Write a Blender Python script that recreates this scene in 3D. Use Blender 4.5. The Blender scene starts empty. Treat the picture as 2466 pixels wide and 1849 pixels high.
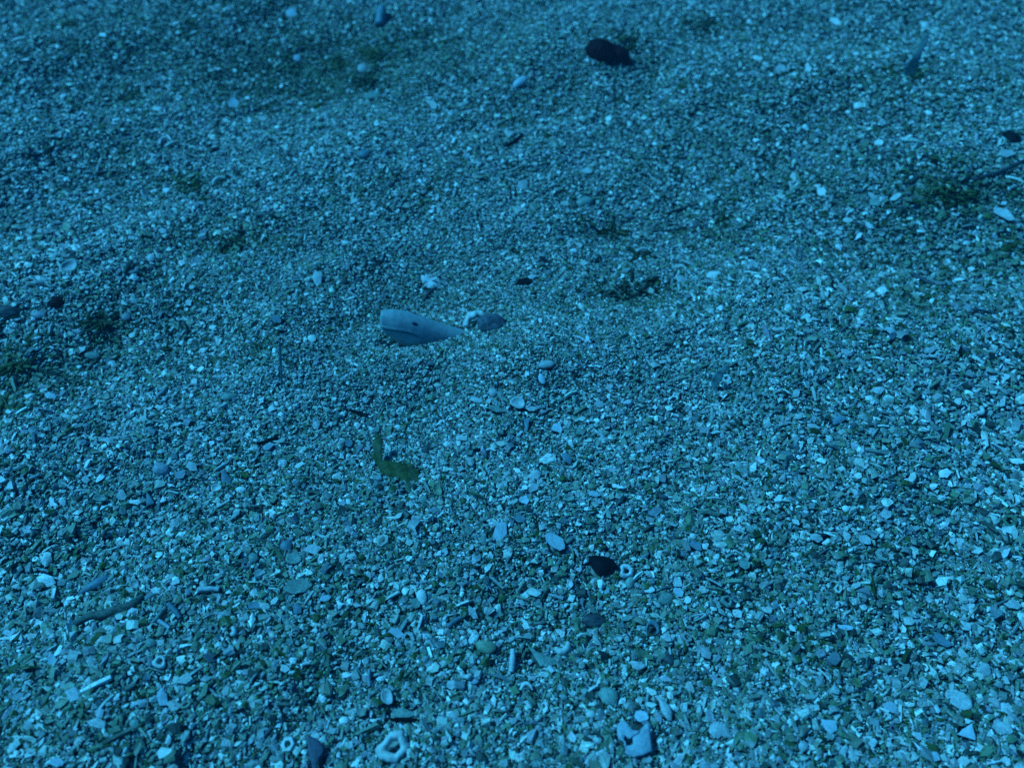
import bpy, math, random
import numpy as np
from mathutils import Vector

SC = bpy.context.scene
COL = SC.collection
R = math.radians

# ------------------------------------------------------------------ camera, light, exposure
CAM_POS = np.array([0.0, -0.45, 0.50])
HFOV = 60.0
cd = bpy.data.cameras.new("camera")
cam = bpy.data.objects.new("camera", cd)
COL.objects.link(cam)
cam.location = CAM_POS
cam.rotation_euler = (Vector((0, 0, 0)) - Vector(CAM_POS)).to_track_quat('-Z', 'Y').to_euler()
cd.sensor_width = 36.0
cd.lens = 18.0 / math.tan(R(HFOV / 2))
cd.clip_start, cd.clip_end = 0.01, 200.0
cd.dof.use_dof = True
cd.dof.focus_distance = 0.60
cd.dof.aperture_fstop = 6.0
SC.camera = cam

SUN_ELEV, SUN_AZ = 52.0, -74.0            # light comes down from the left, a little from behind the scene
world = bpy.data.worlds.new("World")
SC.world = world
world.use_nodes = True
wn, wl = world.node_tree.nodes, world.node_tree.links
wn.clear()
w_out = wn.new('ShaderNodeOutputWorld')
w_bg = wn.new('ShaderNodeBackground')
w_sky = wn.new('ShaderNodeTexSky')
w_sky.sky_type = 'NISHITA'
w_sky.sun_disc = False
w_sky.sun_elevation = R(SUN_ELEV)
w_sky.sun_rotation = R(SUN_AZ)
w_mul = wn.new('ShaderNodeMix')           # the daylight after metres of sea water: hardly any red left
w_mul.data_type = 'RGBA'
w_mul.blend_type = 'MULTIPLY'
w_mul.inputs['Factor'].default_value = 1.0
w_mul.inputs[7].default_value = (0.0014, 0.165, 0.45, 1)
wl.new(w_sky.outputs[0], w_mul.inputs[6])
wl.new(w_mul.outputs[2], w_bg.inputs['Color'])
w_bg.inputs['Strength'].default_value = 0.15
wl.new(w_bg.outputs[0], w_out.inputs[0])

sd = bpy.data.lights.new("sun", 'SUN')
sd.energy = 5.0
sd.angle = R(10)
sd.color = (0.062, 0.545, 0.97)
sun = bpy.data.objects.new("sun", sd)
COL.objects.link(sun)
_az = R(SUN_AZ)
sun_dir = Vector((math.sin(_az) * math.cos(R(SUN_ELEV)), math.cos(_az) * math.cos(R(SUN_ELEV)), math.sin(R(SUN_ELEV))))
sun.rotation_euler = sun_dir.to_track_quat('Z', 'Y').to_euler()
sun.location = (0, 0, 3)

SC.view_settings.view_transform = 'Standard'
SC.view_settings.look = 'None'
SC.view_settings.gamma = 1.0
SC.view_settings.use_curve_mapping = False
SC.view_settings.exposure = 0.10
SC.render.engine = 'CYCLES'
SC.cycles.use_denoising = False
SC.cycles.max_bounces = 4
SC.cycles.diffuse_bounces = 3

# ------------------------------------------------------------------ picture coordinates -> places on the seabed
PW, PH = 2466.0, 1849.0
FPX = (PW / 2) / math.tan(R(HFOV / 2))
FWD = -CAM_POS / np.linalg.norm(CAM_POS)
RIGHT = np.array([1.0, 0, 0])
UP = np.cross(RIGHT, FWD)
rng = np.random.default_rng(11)


def ray(x, y):
    d = FWD + RIGHT * ((x - PW / 2) / FPX) - UP * ((y - PH / 2) / FPX)
    return d / np.linalg.norm(d)


def flat(x, y):
    d = ray(x, y)
    return CAM_POS + d * (-CAM_POS[2] / d[2])


_w = []
for lam, n in ((0.9, 4), (0.42, 5), (0.2, 6), (0.09, 7), (0.045, 8)):
    for _ in range(n):
        a = rng.uniform(0, 2 * math.pi)
        _w.append((math.cos(a) * 2 * math.pi / lam, math.sin(a) * 2 * math.pi / lam, rng.uniform(0, 6.28), lam * (0.0105 if lam > 0.1 else 0.0085)))
_g = []
for px, py, sx, sy, amp in ((985, 700, 0.070, 0.050, -0.020), (1260, 885, 0.080, 0.040, 0.018), (600, 600, 0.07, 0.03, -0.009), (820, 900, 0.06, 0.03, 0.006),
                            (300, 720, 0.09, 0.05, 0.010), (1540, 700, 0.06, 0.03, -0.010), (2150, 560, 0.16, 0.05, -0.016), (2330, 800, 0.12, 0.05, 0.012), (1750, 900, 0.10, 0.05, 0.008), (700, 150, 0.20, 0.10, -0.016), (1900, 200, 0.16, 0.08, 0.012), (1420, 1480, 0.035, 0.022, -0.005),
                            (1310, 1240, 0.05, 0.025, 0.004), (980, 1725, 0.022, 0.010, -0.007), (2290, 470, 0.07, 0.04, -0.007),
                            (942, 820, 0.012, 0.009, -0.013), (1200, 990, 0.02, 0.006, 0.003), (780, 1480, 0.05, 0.02, -0.004)):
    p = flat(px, py)
    _g.append((p[0], p[1], sx, sy, amp))


def H(x, y):
    z = 0.0 * x
    for kx, ky, ph, a in _w:
        z = z + a * np.sin(kx * x + ky * y + ph)
    for gx, gy, sx, sy, a in _g:
        z = z + a * np.exp(-((x - gx) / sx) ** 2 - ((y - gy) / sy) ** 2)
    return z


def at(x, y, lift=0.0):
    d = ray(x, y)
    t = -CAM_POS[2] / d[2]
    for _ in range(12):
        p = CAM_POS + d * t
        h = float(H(p[0], p[1])) + lift
        t += (h - p[2]) / d[2]
    return CAM_POS + d * t


def hit(x, y, c, n):
    d = ray(x, y)
    return CAM_POS + d * (np.dot(c - CAM_POS, n) / np.dot(d, n))


def to_px(p):
    v = p - CAM_POS
    z = v @ FWD
    return PW / 2 + FPX * (v @ RIGHT) / z, PH / 2 - FPX * (v @ UP) / z


def unit(v):
    return v / np.linalg.norm(v)


def vnoise(p, scale, seed=0, octaves=2):
    """Cheap smooth pseudo-noise in -1..1 at points (N,3)."""
    r = np.random.default_rng(seed)
    out = np.zeros(len(p))
    amp, tot = 1.0, 0.0
    for o in range(octaves):
        for _ in range(4):
            k = r.normal(size=3)
            k = k / np.linalg.norm(k) * scale * (2 ** o) * r.uniform(0.7, 1.4)
            out += amp * np.sin(p @ k + r.uniform(0, 6.28))
            tot += amp * 0.6
        amp *= 0.55
    return out / tot


# ------------------------------------------------------------------ materials
def new_mat(name):
    m = bpy.data.materials.new(name)
    m.use_nodes = True
    return m, m.node_tree.nodes, m.node_tree.links, m.node_tree.nodes['Principled BSDF']


def shell_mat(name, col, var=0.3, band=0.12, rough=0.55, scale=900.0, col2=None):
    m, n, l, b = new_mat(name)
    geo = n.new('ShaderNodeNewGeometry')
    no = n.new('ShaderNodeTexNoise')
    no.inputs['Scale'].default_value = scale
    no.inputs['Detail'].default_value = 4
    l.new(geo.outputs['Position'], no.inputs['Vector'])
    big = n.new('ShaderNodeTexNoise')
    big.inputs['Scale'].default_value = scale * 0.22
    big.inputs['Detail'].default_value = 2
    l.new(geo.outputs['Position'], big.inputs['Vector'])
    wav = n.new('ShaderNodeTexWave')
    wav.inputs['Scale'].default_value = 150
    wav.inputs['Distortion'].default_value = 14
    wav.inputs['Detail'].default_value = 3
    wav.inputs['Detail Scale'].default_value = 2.5
    tc = n.new('ShaderNodeTexCoord')
    l.new(tc.outputs['Object'], wav.inputs['Vector'])
    mixn = n.new('ShaderNodeMix')
    l.new(no.outputs['Fac'], mixn.inputs[2])
    l.new(wav.outputs['Fac'], mixn.inputs[3])
    mixn.inputs[0].default_value = band
    oi = n.new('ShaderNodeObjectInfo')
    ramp = n.new('ShaderNodeValToRGB')
    lo = tuple(c * (1 - var * 1.3) for c in col)
    hi = tuple(min(0.85, c * (1 + var)) for c in (col2 or col))
    ramp.color_ramp.elements[0].position = 0.28
    ramp.color_ramp.elements[1].position = 0.72
    ramp.color_ramp.elements[0].color = (*lo, 1)
    ramp.color_ramp.elements[1].color = (*hi, 1)
    add = n.new('ShaderNodeMath')
    add.operation = 'MULTIPLY_ADD'
    l.new(big.outputs['Fac'], add.inputs[0])
    add.inputs[1].default_value = 0.6
    sub = n.new('ShaderNodeMath')
    sub.operation = 'SUBTRACT'
    l.new(mixn.outputs[0], sub.inputs[0])
    sub.inputs[1].default_value = 0.30
    l.new(sub.outputs[0], add.inputs[2])
    l.new(add.outputs[0], ramp.inputs['Fac'])
    hsv = n.new('ShaderNodeHueSaturation')
    mr = n.new('ShaderNodeMapRange')
    mr.inputs[3].default_value, mr.inputs[4].default_value = 0.8, 1.15
    l.new(oi.outputs['Random'], mr.inputs[0])
    l.new(mr.outputs[0], hsv.inputs['Value'])
    l.new(ramp.outputs[0], hsv.inputs['Color'])
    l.new(hsv.outputs[0], b.inputs['Base Color'])
    b.inputs['Roughness'].default_value = rough
    b.inputs['Specular IOR Level'].default_value = 0.3 if max(col) > 0.05 else 0.06
    bp = n.new('ShaderNodeBump')
    bp.inputs['Strength'].default_value = 0.35
    bp.inputs['Distance'].default_value = 0.0006
    l.new(mixn.outputs[0], bp.inputs['Height'])
    l.new(bp.outputs[0], b.inputs['Normal'])
    return m


MAT = {
    'white': shell_mat('chalky_white_shell', (0.66, 0.64, 0.60), 0.2),
    'pale': shell_mat('pale_grey_shell', (0.44, 0.44, 0.44), 0.3),
    'lilac': shell_mat('lilac_shell', (0.40, 0.45, 0.50), 0.2),
    'grey': shell_mat('grey_shell', (0.24, 0.26, 0.29), 0.3),
    'teal': shell_mat('greenish_grey_shell', (0.20, 0.27, 0.24), 0.35),
    'green': shell_mat('algae_stained_shell', (0.20, 0.24, 0.16), 0.4),
    'blue': shell_mat('slate_shell', (0.13, 0.19, 0.23), 0.3),
    'dark': shell_mat('dark_stone', (0.055, 0.06, 0.07), 0.45, band=0.05),
    'fuzz': shell_mat('fuzzy_crust', (0.085, 0.10, 0.125), 0.6, band=0.0, rough=0.85, scale=700),
    'black': shell_mat('black_shell', (0.006, 0.005, 0.007), 0.4, band=0.0, rough=0.6),
    'purple': shell_mat('purple_black_crust', (0.034, 0.006, 0.009), 0.6, band=0.0, rough=0.7),
    'olive': shell_mat('olive_weed', (0.035, 0.055, 0.012), 0.4, band=0.0, rough=0.6, scale=500, col2=(0.05, 0.075, 0.015)),
    'tube': shell_mat('silty_tube', (0.10, 0.12, 0.10), 0.6, band=0.0, rough=0.8),
    'brown': shell_mat('brown_weed', (0.040, 0.05, 0.028), 0.5, band=0.0, rough=0.7),
    'frond': shell_mat('filmy_frond', (0.17, 0.25, 0.25), 0.3, band=0.0, scale=400),
}


def gravel_mat():
    m, n, l, b = new_mat('shell_gravel')
    at_ = n.new('ShaderNodeAttribute')
    at_.attribute_name = 'tone'
    geo = n.new('ShaderNodeNewGeometry')
    no = n.new('ShaderNodeTexNoise')
    no.inputs['Scale'].default_value = 1100
    no.inputs['Detail'].default_value = 3
    l.new(geo.outputs['Position'], no.inputs['Vector'])
    mr = n.new('ShaderNodeMapRange')
    mr.inputs[1].default_value, mr.inputs[2].default_value = 0.3, 0.7
    mr.inputs[3].default_value, mr.inputs[4].default_value = 0.62, 1.25
    l.new(no.outputs['Fac'], mr.inputs[0])
    hs = n.new('ShaderNodeHueSaturation')
    l.new(mr.outputs[0], hs.inputs['Value'])
    l.new(at_.outputs['Color'], hs.inputs['Color'])
    l.new(hs.outputs[0], b.inputs['Base Color'])
    b.inputs['Roughness'].default_value = 0.5
    b.inputs['Specular IOR Level'].default_value = 0.35
    bp = n.new('ShaderNodeBump')
    bp.inputs['Strength'].default_value = 0.4
    bp.inputs['Distance'].default_value = 0.0005
    l.new(no.outputs['Fac'], bp.inputs['Height'])
    l.new(bp.outputs[0], b.inputs['Normal'])
    return m


def seabed_mat():
    m, n, l, b = new_mat('coarse_sand')
    geo = n.new('ShaderNodeNewGeometry')
    vo = n.new('ShaderNodeTexVoronoi')
    vo.inputs['Scale'].default_value = 260
    l.new(geo.outputs['Position'], vo.inputs['Vector'])
    hs = n.new('ShaderNodeSeparateColor')
    l.new(vo.outputs['Color'], hs.inputs[0])
    cr = n.new('ShaderNodeValToRGB')
    e = cr.color_ramp.elements
    e[0].color, e[1].color = (0.03, 0.033, 0.028, 1), (0.42, 0.40, 0.36, 1)
    e[1].position = 1.0
    k = e.new(0.55)
    k.color = (0.11, 0.115, 0.10, 1)  # sand tone darkened to carry the shade in gaps between grains
    l.new(hs.outputs[0], cr.inputs['Fac'])
    l.new(cr.outputs[0], b.inputs['Base Color'])
    b.inputs['Roughness'].default_value = 0.8
    b.inputs['Specular IOR Level'].default_value = 0.2
    bp = n.new('ShaderNodeBump')
    bp.inputs['Strength'].default_value = 0.9
    bp.inputs['Distance'].default_value = 0.002
    bp.invert = True
    l.new(vo.outputs['Distance'], bp.inputs['Height'])
    l.new(bp.outputs[0], b.inputs['Normal'])
    return m


# ------------------------------------------------------------------ mesh helpers
def link_mesh(name, V, F, mat, parent=None, smooth=True, loc=None):
    V = np.asarray(V, float)
    if loc is None:
        loc = V.mean(0)
    me = bpy.data.meshes.new(name)
    me.from_pydata([tuple(v) for v in (V - loc)], [], [tuple(int(i) for i in f) for f in F])
    if smooth:
        me.polygons.foreach_set('use_smooth', np.ones(len(me.polygons), bool))
    me.materials.append(mat)
    me.update()
    o = bpy.data.objects.new(name, me)
    COL.objects.link(o)
    o.location = loc
    if parent is not None:
        o.parent = parent
        o.location = np.asarray(loc) - np.array(parent.location)
    return o


def tag(o, label, cat, group=None):
    o['label'] = label
    o['category'] = cat
    if group:
        o['group'] = group
    return o


def plane_for(c, face):
    up = np.array([0, 0, 1.0])
    return unit(up * (1 - face) + unit(CAM_POS - c) * face)


FOOT = []       # footprints of placed things: the gravel under them lies lower


def foot(pts, drop=0.004):
    P = np.asarray(pts)[:, :2]
    c = P.mean(0)
    q = P - c
    ev, evec = np.linalg.eigh(q.T @ q / len(q) + np.eye(2) * 1e-10)
    rad = np.array([np.abs(q @ evec[:, i]).max() for i in range(2)])
    FOOT.append((c, evec, np.maximum(rad, 0.0008) * 0.92, drop))


def ellipse_px(cx, cy, w, h, rot, n=22, irr=0.03, seed=0):
    r = np.random.default_rng(seed)
    a = R(rot)
    ph1, ph2 = r.uniform(0, 6.28, 2)
    out = []
    for i in range(n):
        t = 2 * math.pi * i / n
        k = 1 + irr * (math.sin(2 * t + ph1) + math.sin(3 * t + ph2) + 0.6 * r.normal())
        u, v = math.cos(t) * w / 2 * k, math.sin(t) * h / 2 * k
        out.append((cx + u * math.cos(a) + v * math.sin(a), cy - u * math.sin(a) + v * math.cos(a)))
    return out


def poly_px(cx, cy, w, h, rot, n=6, irr=0.18, seed=0):
    r = np.random.default_rng(seed)
    a = R(rot)
    ts = np.sort((np.arange(n) + r.uniform(-0.32, 0.32, n)) / n * 2 * math.pi)
    P = []
    for t in ts:
        k = 1 + r.uniform(-irr, irr * 0.8)
        P.append((math.cos(t) * k, math.sin(t) * k))
    P = np.array(P)
    P = (P - (P.max(0) + P.min(0)) / 2) / ((P.max(0) - P.min(0)) / 2)
    out = []
    for u, v in P * np.array([w / 2, h / 2]):
        out.append((cx + u * math.cos(a) + v * math.sin(a), cy - u * math.sin(a) + v * math.cos(a)))
    return out


def refine(P, k, jit, seed):
    r = np.random.default_rng(seed)
    P = np.asarray(P, float)
    size = (P.max(0) - P.min(0)).mean()
    out = []
    for i in range(len(P)):
        a, b = P[i], P[(i + 1) % len(P)]
        for j in range(k):
            q = a + (b - a) * j / k
            out.append(q + (r.normal(size=2) * jit * size if j else 0))
    return out


def shard(name, px, mat, face=0.25, th=0.0014, dome=0.06, ribs=0, lift=0.0026, smooth=True, seed=1, rough=0.02, crisp=False):
    """A piece of shell: its outline laid on its own plane, with a real thickness, a rounded edge and a domed or hollow face."""
    px = np.asarray(px, float)
    cc = (px.max(0) + px.min(0)) / 2
    c = at(cc[0], cc[1], lift)
    n = plane_for(c, face)
    P = np.array([hit(x, y, c, n) for x, y in px])
    ctr = P.mean(0)
    size = np.linalg.norm(P - ctr, axis=1).mean()
    th = min(th, size * 0.45)
    N = len(P)
    rings = [(0.90, -th), (1.0, -0.3 * th), (0.965 if crisp else 0.93, 0.0), (0.72, None), (0.48, None), (0.22, None)]
    V = []
    for s, z in rings:
        zz = z if z is not None else dome * size * (1 - (s / 0.93) ** 2)
        V.append(ctr + (P - ctr) * s + n * zz)
    V = np.concatenate(V + [(ctr + n * dome * size)[None], (ctr - n * th)[None]])
    nz = vnoise(V, 3.5 / size, seed) * size * rough
    V = V + n * nz[:, None]
    if ribs:
        k = np.arange(N)
        rb = (np.abs(np.sin(k / N * math.pi * ribs)) - 0.5) * size * 0.17
        for i in range(2, 6):
            V[i * N:(i + 1) * N] += n * (rb * rings[i][0])[:, None]
    F = []
    for i in range(5):
        for j in range(N):
            k = (j + 1) % N
            F.append((i * N + j, (i + 1) * N + j, (i + 1) * N + k, i * N + k))
    top, bot = 6 * N, 6 * N + 1
    for j in range(N):
        k = (j + 1) % N
        F.append((5 * N + j, top, 5 * N + k))
        F.append((k, bot, j))
    F = [f[::-1] for f in F]
    foot(P)
    o = link_mesh(name, V, F, mat, smooth=smooth)
    fl = np.ones(len(F), bool)
    fl[:3 * N] = not crisp
    o.data.polygons.foreach_set('use_smooth', fl)
    return o


def ring_shell(name, px, mat, hole=0.5, shift=(0, 0), face=0.35, height=0.25, lift=0.003, seed=3):
    px = np.asarray(px, float)
    cc = px.mean(0)
    c = at(cc[0], cc[1], lift)
    n = plane_for(c, face)
    P = np.array([hit(x, y, c, n) for x, y in px])
    ctr = P.mean(0)
    size = np.linalg.norm(P - ctr, axis=1).mean()
    hc = hit(cc[0] + shift[0], cc[1] + shift[1], c, n)
    N = len(P)
    Q = hc + (P - ctr) * hole
    prof = [(0.0, -0.12), (-0.03, 0.0), (0.10, height * 0.55), (0.35, height * 0.95), (0.6, height), (0.85, height * 0.7), (1.0, height * 0.3), (1.03, -0.05), (0.9, -0.2)]
    V = []
    for s, z in prof:
        V.append(P + (Q - P) * s + n * z * size)
    V = np.concatenate(V)
    V = V + (n * (vnoise(V, 3.4 / size, seed, 3) * size * 0.16)[:, None])
    F = []
    L = len(prof)
    for i in range(L):
        i2 = (i + 1) % L
        for j in range(N):
            k = (j + 1) % N
            F.append((i * N + j, i * N + k, i2 * N + k, i2 * N + j))
    foot(P, 0.003)
    return link_mesh(name, V, F, mat)


def ico(sub):
    import bmesh
    bm = bmesh.new()
    bmesh.ops.create_icosphere(bm, subdivisions=sub, radius=1.0)
    V = np.array([v.co[:] for v in bm.verts])
    F = [[v.index for v in f.verts] for f in bm.faces]
    bm.free()
    return V, F


ICO3, ICO3F = ico(3)
ICO4, ICO4F = ico(4)


def pebble(name, cx, cy, w, h, rot, mat, face=0.45, lift=0.001, flat_=0.7, seed=0, rough=0.10, fine=False):
    c = at(cx, cy, lift)
    n = plane_for(c, face)
    a = R(rot)
    e = hit(cx + math.cos(a) * w / 2, cy - math.sin(a) * w / 2, c, n) - c
    f = hit(cx + math.sin(a) * h / 2, cy + math.cos(a) * h / 2, c, n) - c
    g = n * min(np.linalg.norm(e), np.linalg.norm(f)) * flat_
    B, Fc = (ICO4, ICO4F) if fine else (ICO3, ICO3F)
    k = 1 + rough * vnoise(B, 2.2, seed, 3)
    if fine:
        k = k + 0.05 * vnoise(B, 14, seed + 5, 2)
    U = B * k[:, None]
    V = c + U[:, :1] * e + U[:, 1:2] * f + U[:, 2:] * g
    foot(np.array([c + e, c - e, c + f, c - f]), 0.003)
    return link_mesh(name, V, Fc, mat)


def frames(P):
    T = np.gradient(P, axis=0)
    T /= np.linalg.norm(T, axis=1)[:, None]
    return T


def tube(name, px, rad, mat, face=0.2, lift=0.003, sides=8, seed=0, rough=0.08, hollow=False, wob=0.0, lifts=None):
    """A rod along picture points; rad in picture pixels, one per point or one for all."""
    px = np.asarray(px, float)
    rad = np.full(len(px), rad, float) if np.isscalar(rad) else np.asarray(rad, float)
    t = np.linspace(0, len(px) - 1, (len(px) - 1) * 6 + 1)
    X = np.stack([np.interp(t, np.arange(len(px)), px[:, i]) for i in range(2)], 1)
    for _ in range(3):
        X[1:-1] = (X[:-2] + X[1:-1] * 2 + X[2:]) / 4
    rr = np.interp(t, np.arange(len(px)), rad)
    cc = X.mean(0)
    c = at(cc[0], cc[1], lift)
    n = plane_for(c, face)
    P = np.array([hit(x, y, c, n) for x, y in X])
    dep = np.linalg.norm(P - CAM_POS, axis=1)
    rm = rr * dep / FPX
    if wob:
        r_ = np.random.default_rng(seed)
        P = P + np.cumsum(r_.normal(size=P.shape), 0) * wob * rm.mean() * 0.15
    T = frames(P)
    V, F = [], []
    M = len(P)
    for i in range(M):
        u = unit(np.cross(T[i], n))
        v = np.cross(u, T[i])
        for s in range(sides):
            a = 2 * math.pi * s / sides
            V.append(P[i] + (u * math.cos(a) + v * math.sin(a)) * rm[i])
    V = np.array(V)
    ax = np.repeat(P, sides, 0)
    V = ax + (V - ax) * (1 + rough * 1.5 * vnoise(V, 1.5 / rm.mean(), seed, 2))[:, None]
    for i in range(M - 1):
        for s in range(sides):
            k = (s + 1) % sides
            F.append((i * sides + s, i * sides + k, (i + 1) * sides + k, (i + 1) * sides + s))
    F.append(tuple(range(sides))[::-1])
    F.append(tuple((M - 1) * sides + s for s in range(sides)))
    for q in range(0, M - 1, 3):
        foot(np.concatenate([P[q:q + 4] + np.array([0, rm.mean(), 0]), P[q:q + 4] - np.array([0, rm.mean(), 0])]), 0.002)
    return link_mesh(name, V, F, mat)


def ribbon(name, px, wid, mat, face=0.2, lift=0.005, wave=0.25, seed=0, th=0.0006, upright=False):
    """A flat blade of weed along picture points, with thickness and a ruffled face."""
    px = np.asarray(px, float)
    t = np.linspace(0, len(px) - 1, (len(px) - 1) * 7 + 1)
    X = np.stack([np.interp(t, np.arange(len(px)), px[:, i]) for i in range(2)], 1)
    for _ in range(4):
        X[1:-1] = (X[:-2] + X[1:-1] * 2 + X[2:]) / 4
    W = np.interp(t, np.arange(len(px)), wid)
    if upright:
        c = at(px[0][0], px[0][1], 0.0)
        d = CAM_POS - c
        n = unit(np.array([d[0], d[1], 0.0]) + np.array([0, 0, 0.12]))
    else:
        cc = X.mean(0)
        c = at(cc[0], cc[1], lift)
        n = plane_for(c, face)
    K = 7
    D = frames(np.c_[X, np.zeros(len(X))])[:, :2]
    top, size = [], 0
    r_ = np.random.default_rng(seed)
    for i in range(len(X)):
        side = np.array([-D[i][1], D[i][0]])
        wi = W[i] * (1 + 0.17 * r_.normal())
        for k in range(K):
            q = X[i] + side * wi * (k / (K - 1) - 0.5)
            top.append(hit(q[0], q[1], c, n))
    top = np.array(top)
    size = np.linalg.norm(top[0] - top[K - 1]) + np.linalg.norm(top[-K] - top[-1]) + 0.004
    z = vnoise(top, 5.0 / size, seed, 2) * size * wave * 0.35
    top = top + n * z[:, None]
    bot = top - n * th
    V = np.concatenate([top, bot])
    M, O = len(X), len(X) * K
    F = []
    for i in range(M - 1):
        for k in range(K - 1):
            a, b, c_, d_ = i * K + k, i * K + k + 1, (i + 1) * K + k + 1, (i + 1) * K + k
            F.append((a, b, c_, d_))
            F.append((O + a, O + d_, O + c_, O + b))
    edge = [i * K for i in range(M)] + [(M - 1) * K + k for k in range(1, K)] + [i * K + K - 1 for i in range(M - 2, -1, -1)] + [k for k in range(K - 2, 0, -1)]
    for a, b in zip(edge, edge[1:] + edge[:1]):
        F.append((a, b, O + b, O + a))
    if not upright:
        for q in range(0, M - 4, 4):
            foot(top[q * K:(q + 5) * K], 0.003)
    return link_mesh(name, V, F, mat)


def tuft(name, cx, cy, w, h, mat, n=26, seed=0, long=0.015):
    """A low clump of little weed blades growing out of the gravel."""
    r = np.random.default_rng(seed)
    V, F = [], []
    for _ in range(n):
        a, q = r.uniform(0, 6.28), math.sqrt(r.uniform(0, 1))
        b = at(cx + math.cos(a) * q * w / 2, cy + math.sin(a) * q * h / 2, 0.0022)
        az = r.uniform(0, 6.28)
        el = r.uniform(0.0, 0.5)
        d = np.array([math.cos(az) * math.cos(el), math.sin(az) * math.cos(el), math.sin(el)])
        s = unit(np.cross(d, r.normal(size=3)))
        L, wd = long * r.uniform(0.5, 1.2), r.uniform(0.0007, 0.0022)
        droop = r.uniform(0.2, 0.7)
        o = len(V)
        nn = np.cross(s, d)
        for i, ww in enumerate((0.45, 1.0, 0.85, 0.2)):
            t = i / 3
            p = b + d * L * t - np.array([0, 0, 1]) * L * droop * t * t
            p[2] = max(p[2], b[2] + 0.0012 * t)
            for sg in (-1, 1):
                V.append(p + s * wd * ww * sg + nn * 0.0002)
            for sg in (-1, 1):
                V.append(p + s * wd * ww * sg - nn * 0.0002)
        for i in range(3):
            q0, q1 = o + i * 4, o + (i + 1) * 4
            F += [(q0, q0 + 1, q1 + 1, q1), (q0 + 2, q1 + 2, q1 + 3, q0 + 3), (q0, q1, q1 + 2, q0 + 2), (q0 + 1, q0 + 3, q1 + 3, q1 + 1)]
        F.append((o + 12, o + 13, o + 15, o + 14))
    return link_mesh(name, V, F, mat)


# ------------------------------------------------------------------ the seabed sheet
def seabed():
    def axis(lo, hi, step, far):
        a = np.arange(lo, hi + 1e-6, step)
        out, s, p = [], step, hi
        while p < far:
            s *= 1.35
            p += s
            out.append(p)
        low, s, p = [], step, lo
        while p > -far:
            s *= 1.35
            p -= s
            low.append(p)
        return np.concatenate([low[::-1], a, out])
    X, Y = axis(-1.0, 1.0, 0.009, 24.0), axis(-0.6, 1.2, 0.009, 24.0)
    gx, gy = np.meshgrid(X, Y)
    z = H(gx, gy) - 0.0015
    V = np.stack([gx, gy, z], -1).reshape(-1, 3)
    nx, ny = len(X), len(Y)
    i = np.arange(nx * ny).reshape(ny, nx)
    F = np.stack([i[:-1, :-1], i[:-1, 1:], i[1:, 1:], i[1:, :-1]], -1).reshape(-1, 4)
    me = bpy.data.meshes.new('seabed')
    me.vertices.add(len(V))
    me.vertices.foreach_set('co', V.ravel())
    me.loops.add(F.size)
    me.loops.foreach_set('vertex_index', F.ravel())
    me.polygons.add(len(F))
    me.polygons.foreach_set('loop_start', np.arange(len(F)) * 4)
    me.polygons.foreach_set('use_smooth', np.ones(len(F), bool))
    me.update(calc_edges=True)
    me.materials.append(seabed_mat())
    o = bpy.data.objects.new('seabed', me)
    COL.objects.link(o)
    o['kind'] = 'structure'


seabed()


# ------------------------------------------------------------------ the fish in the middle
FISH = {}


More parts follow.
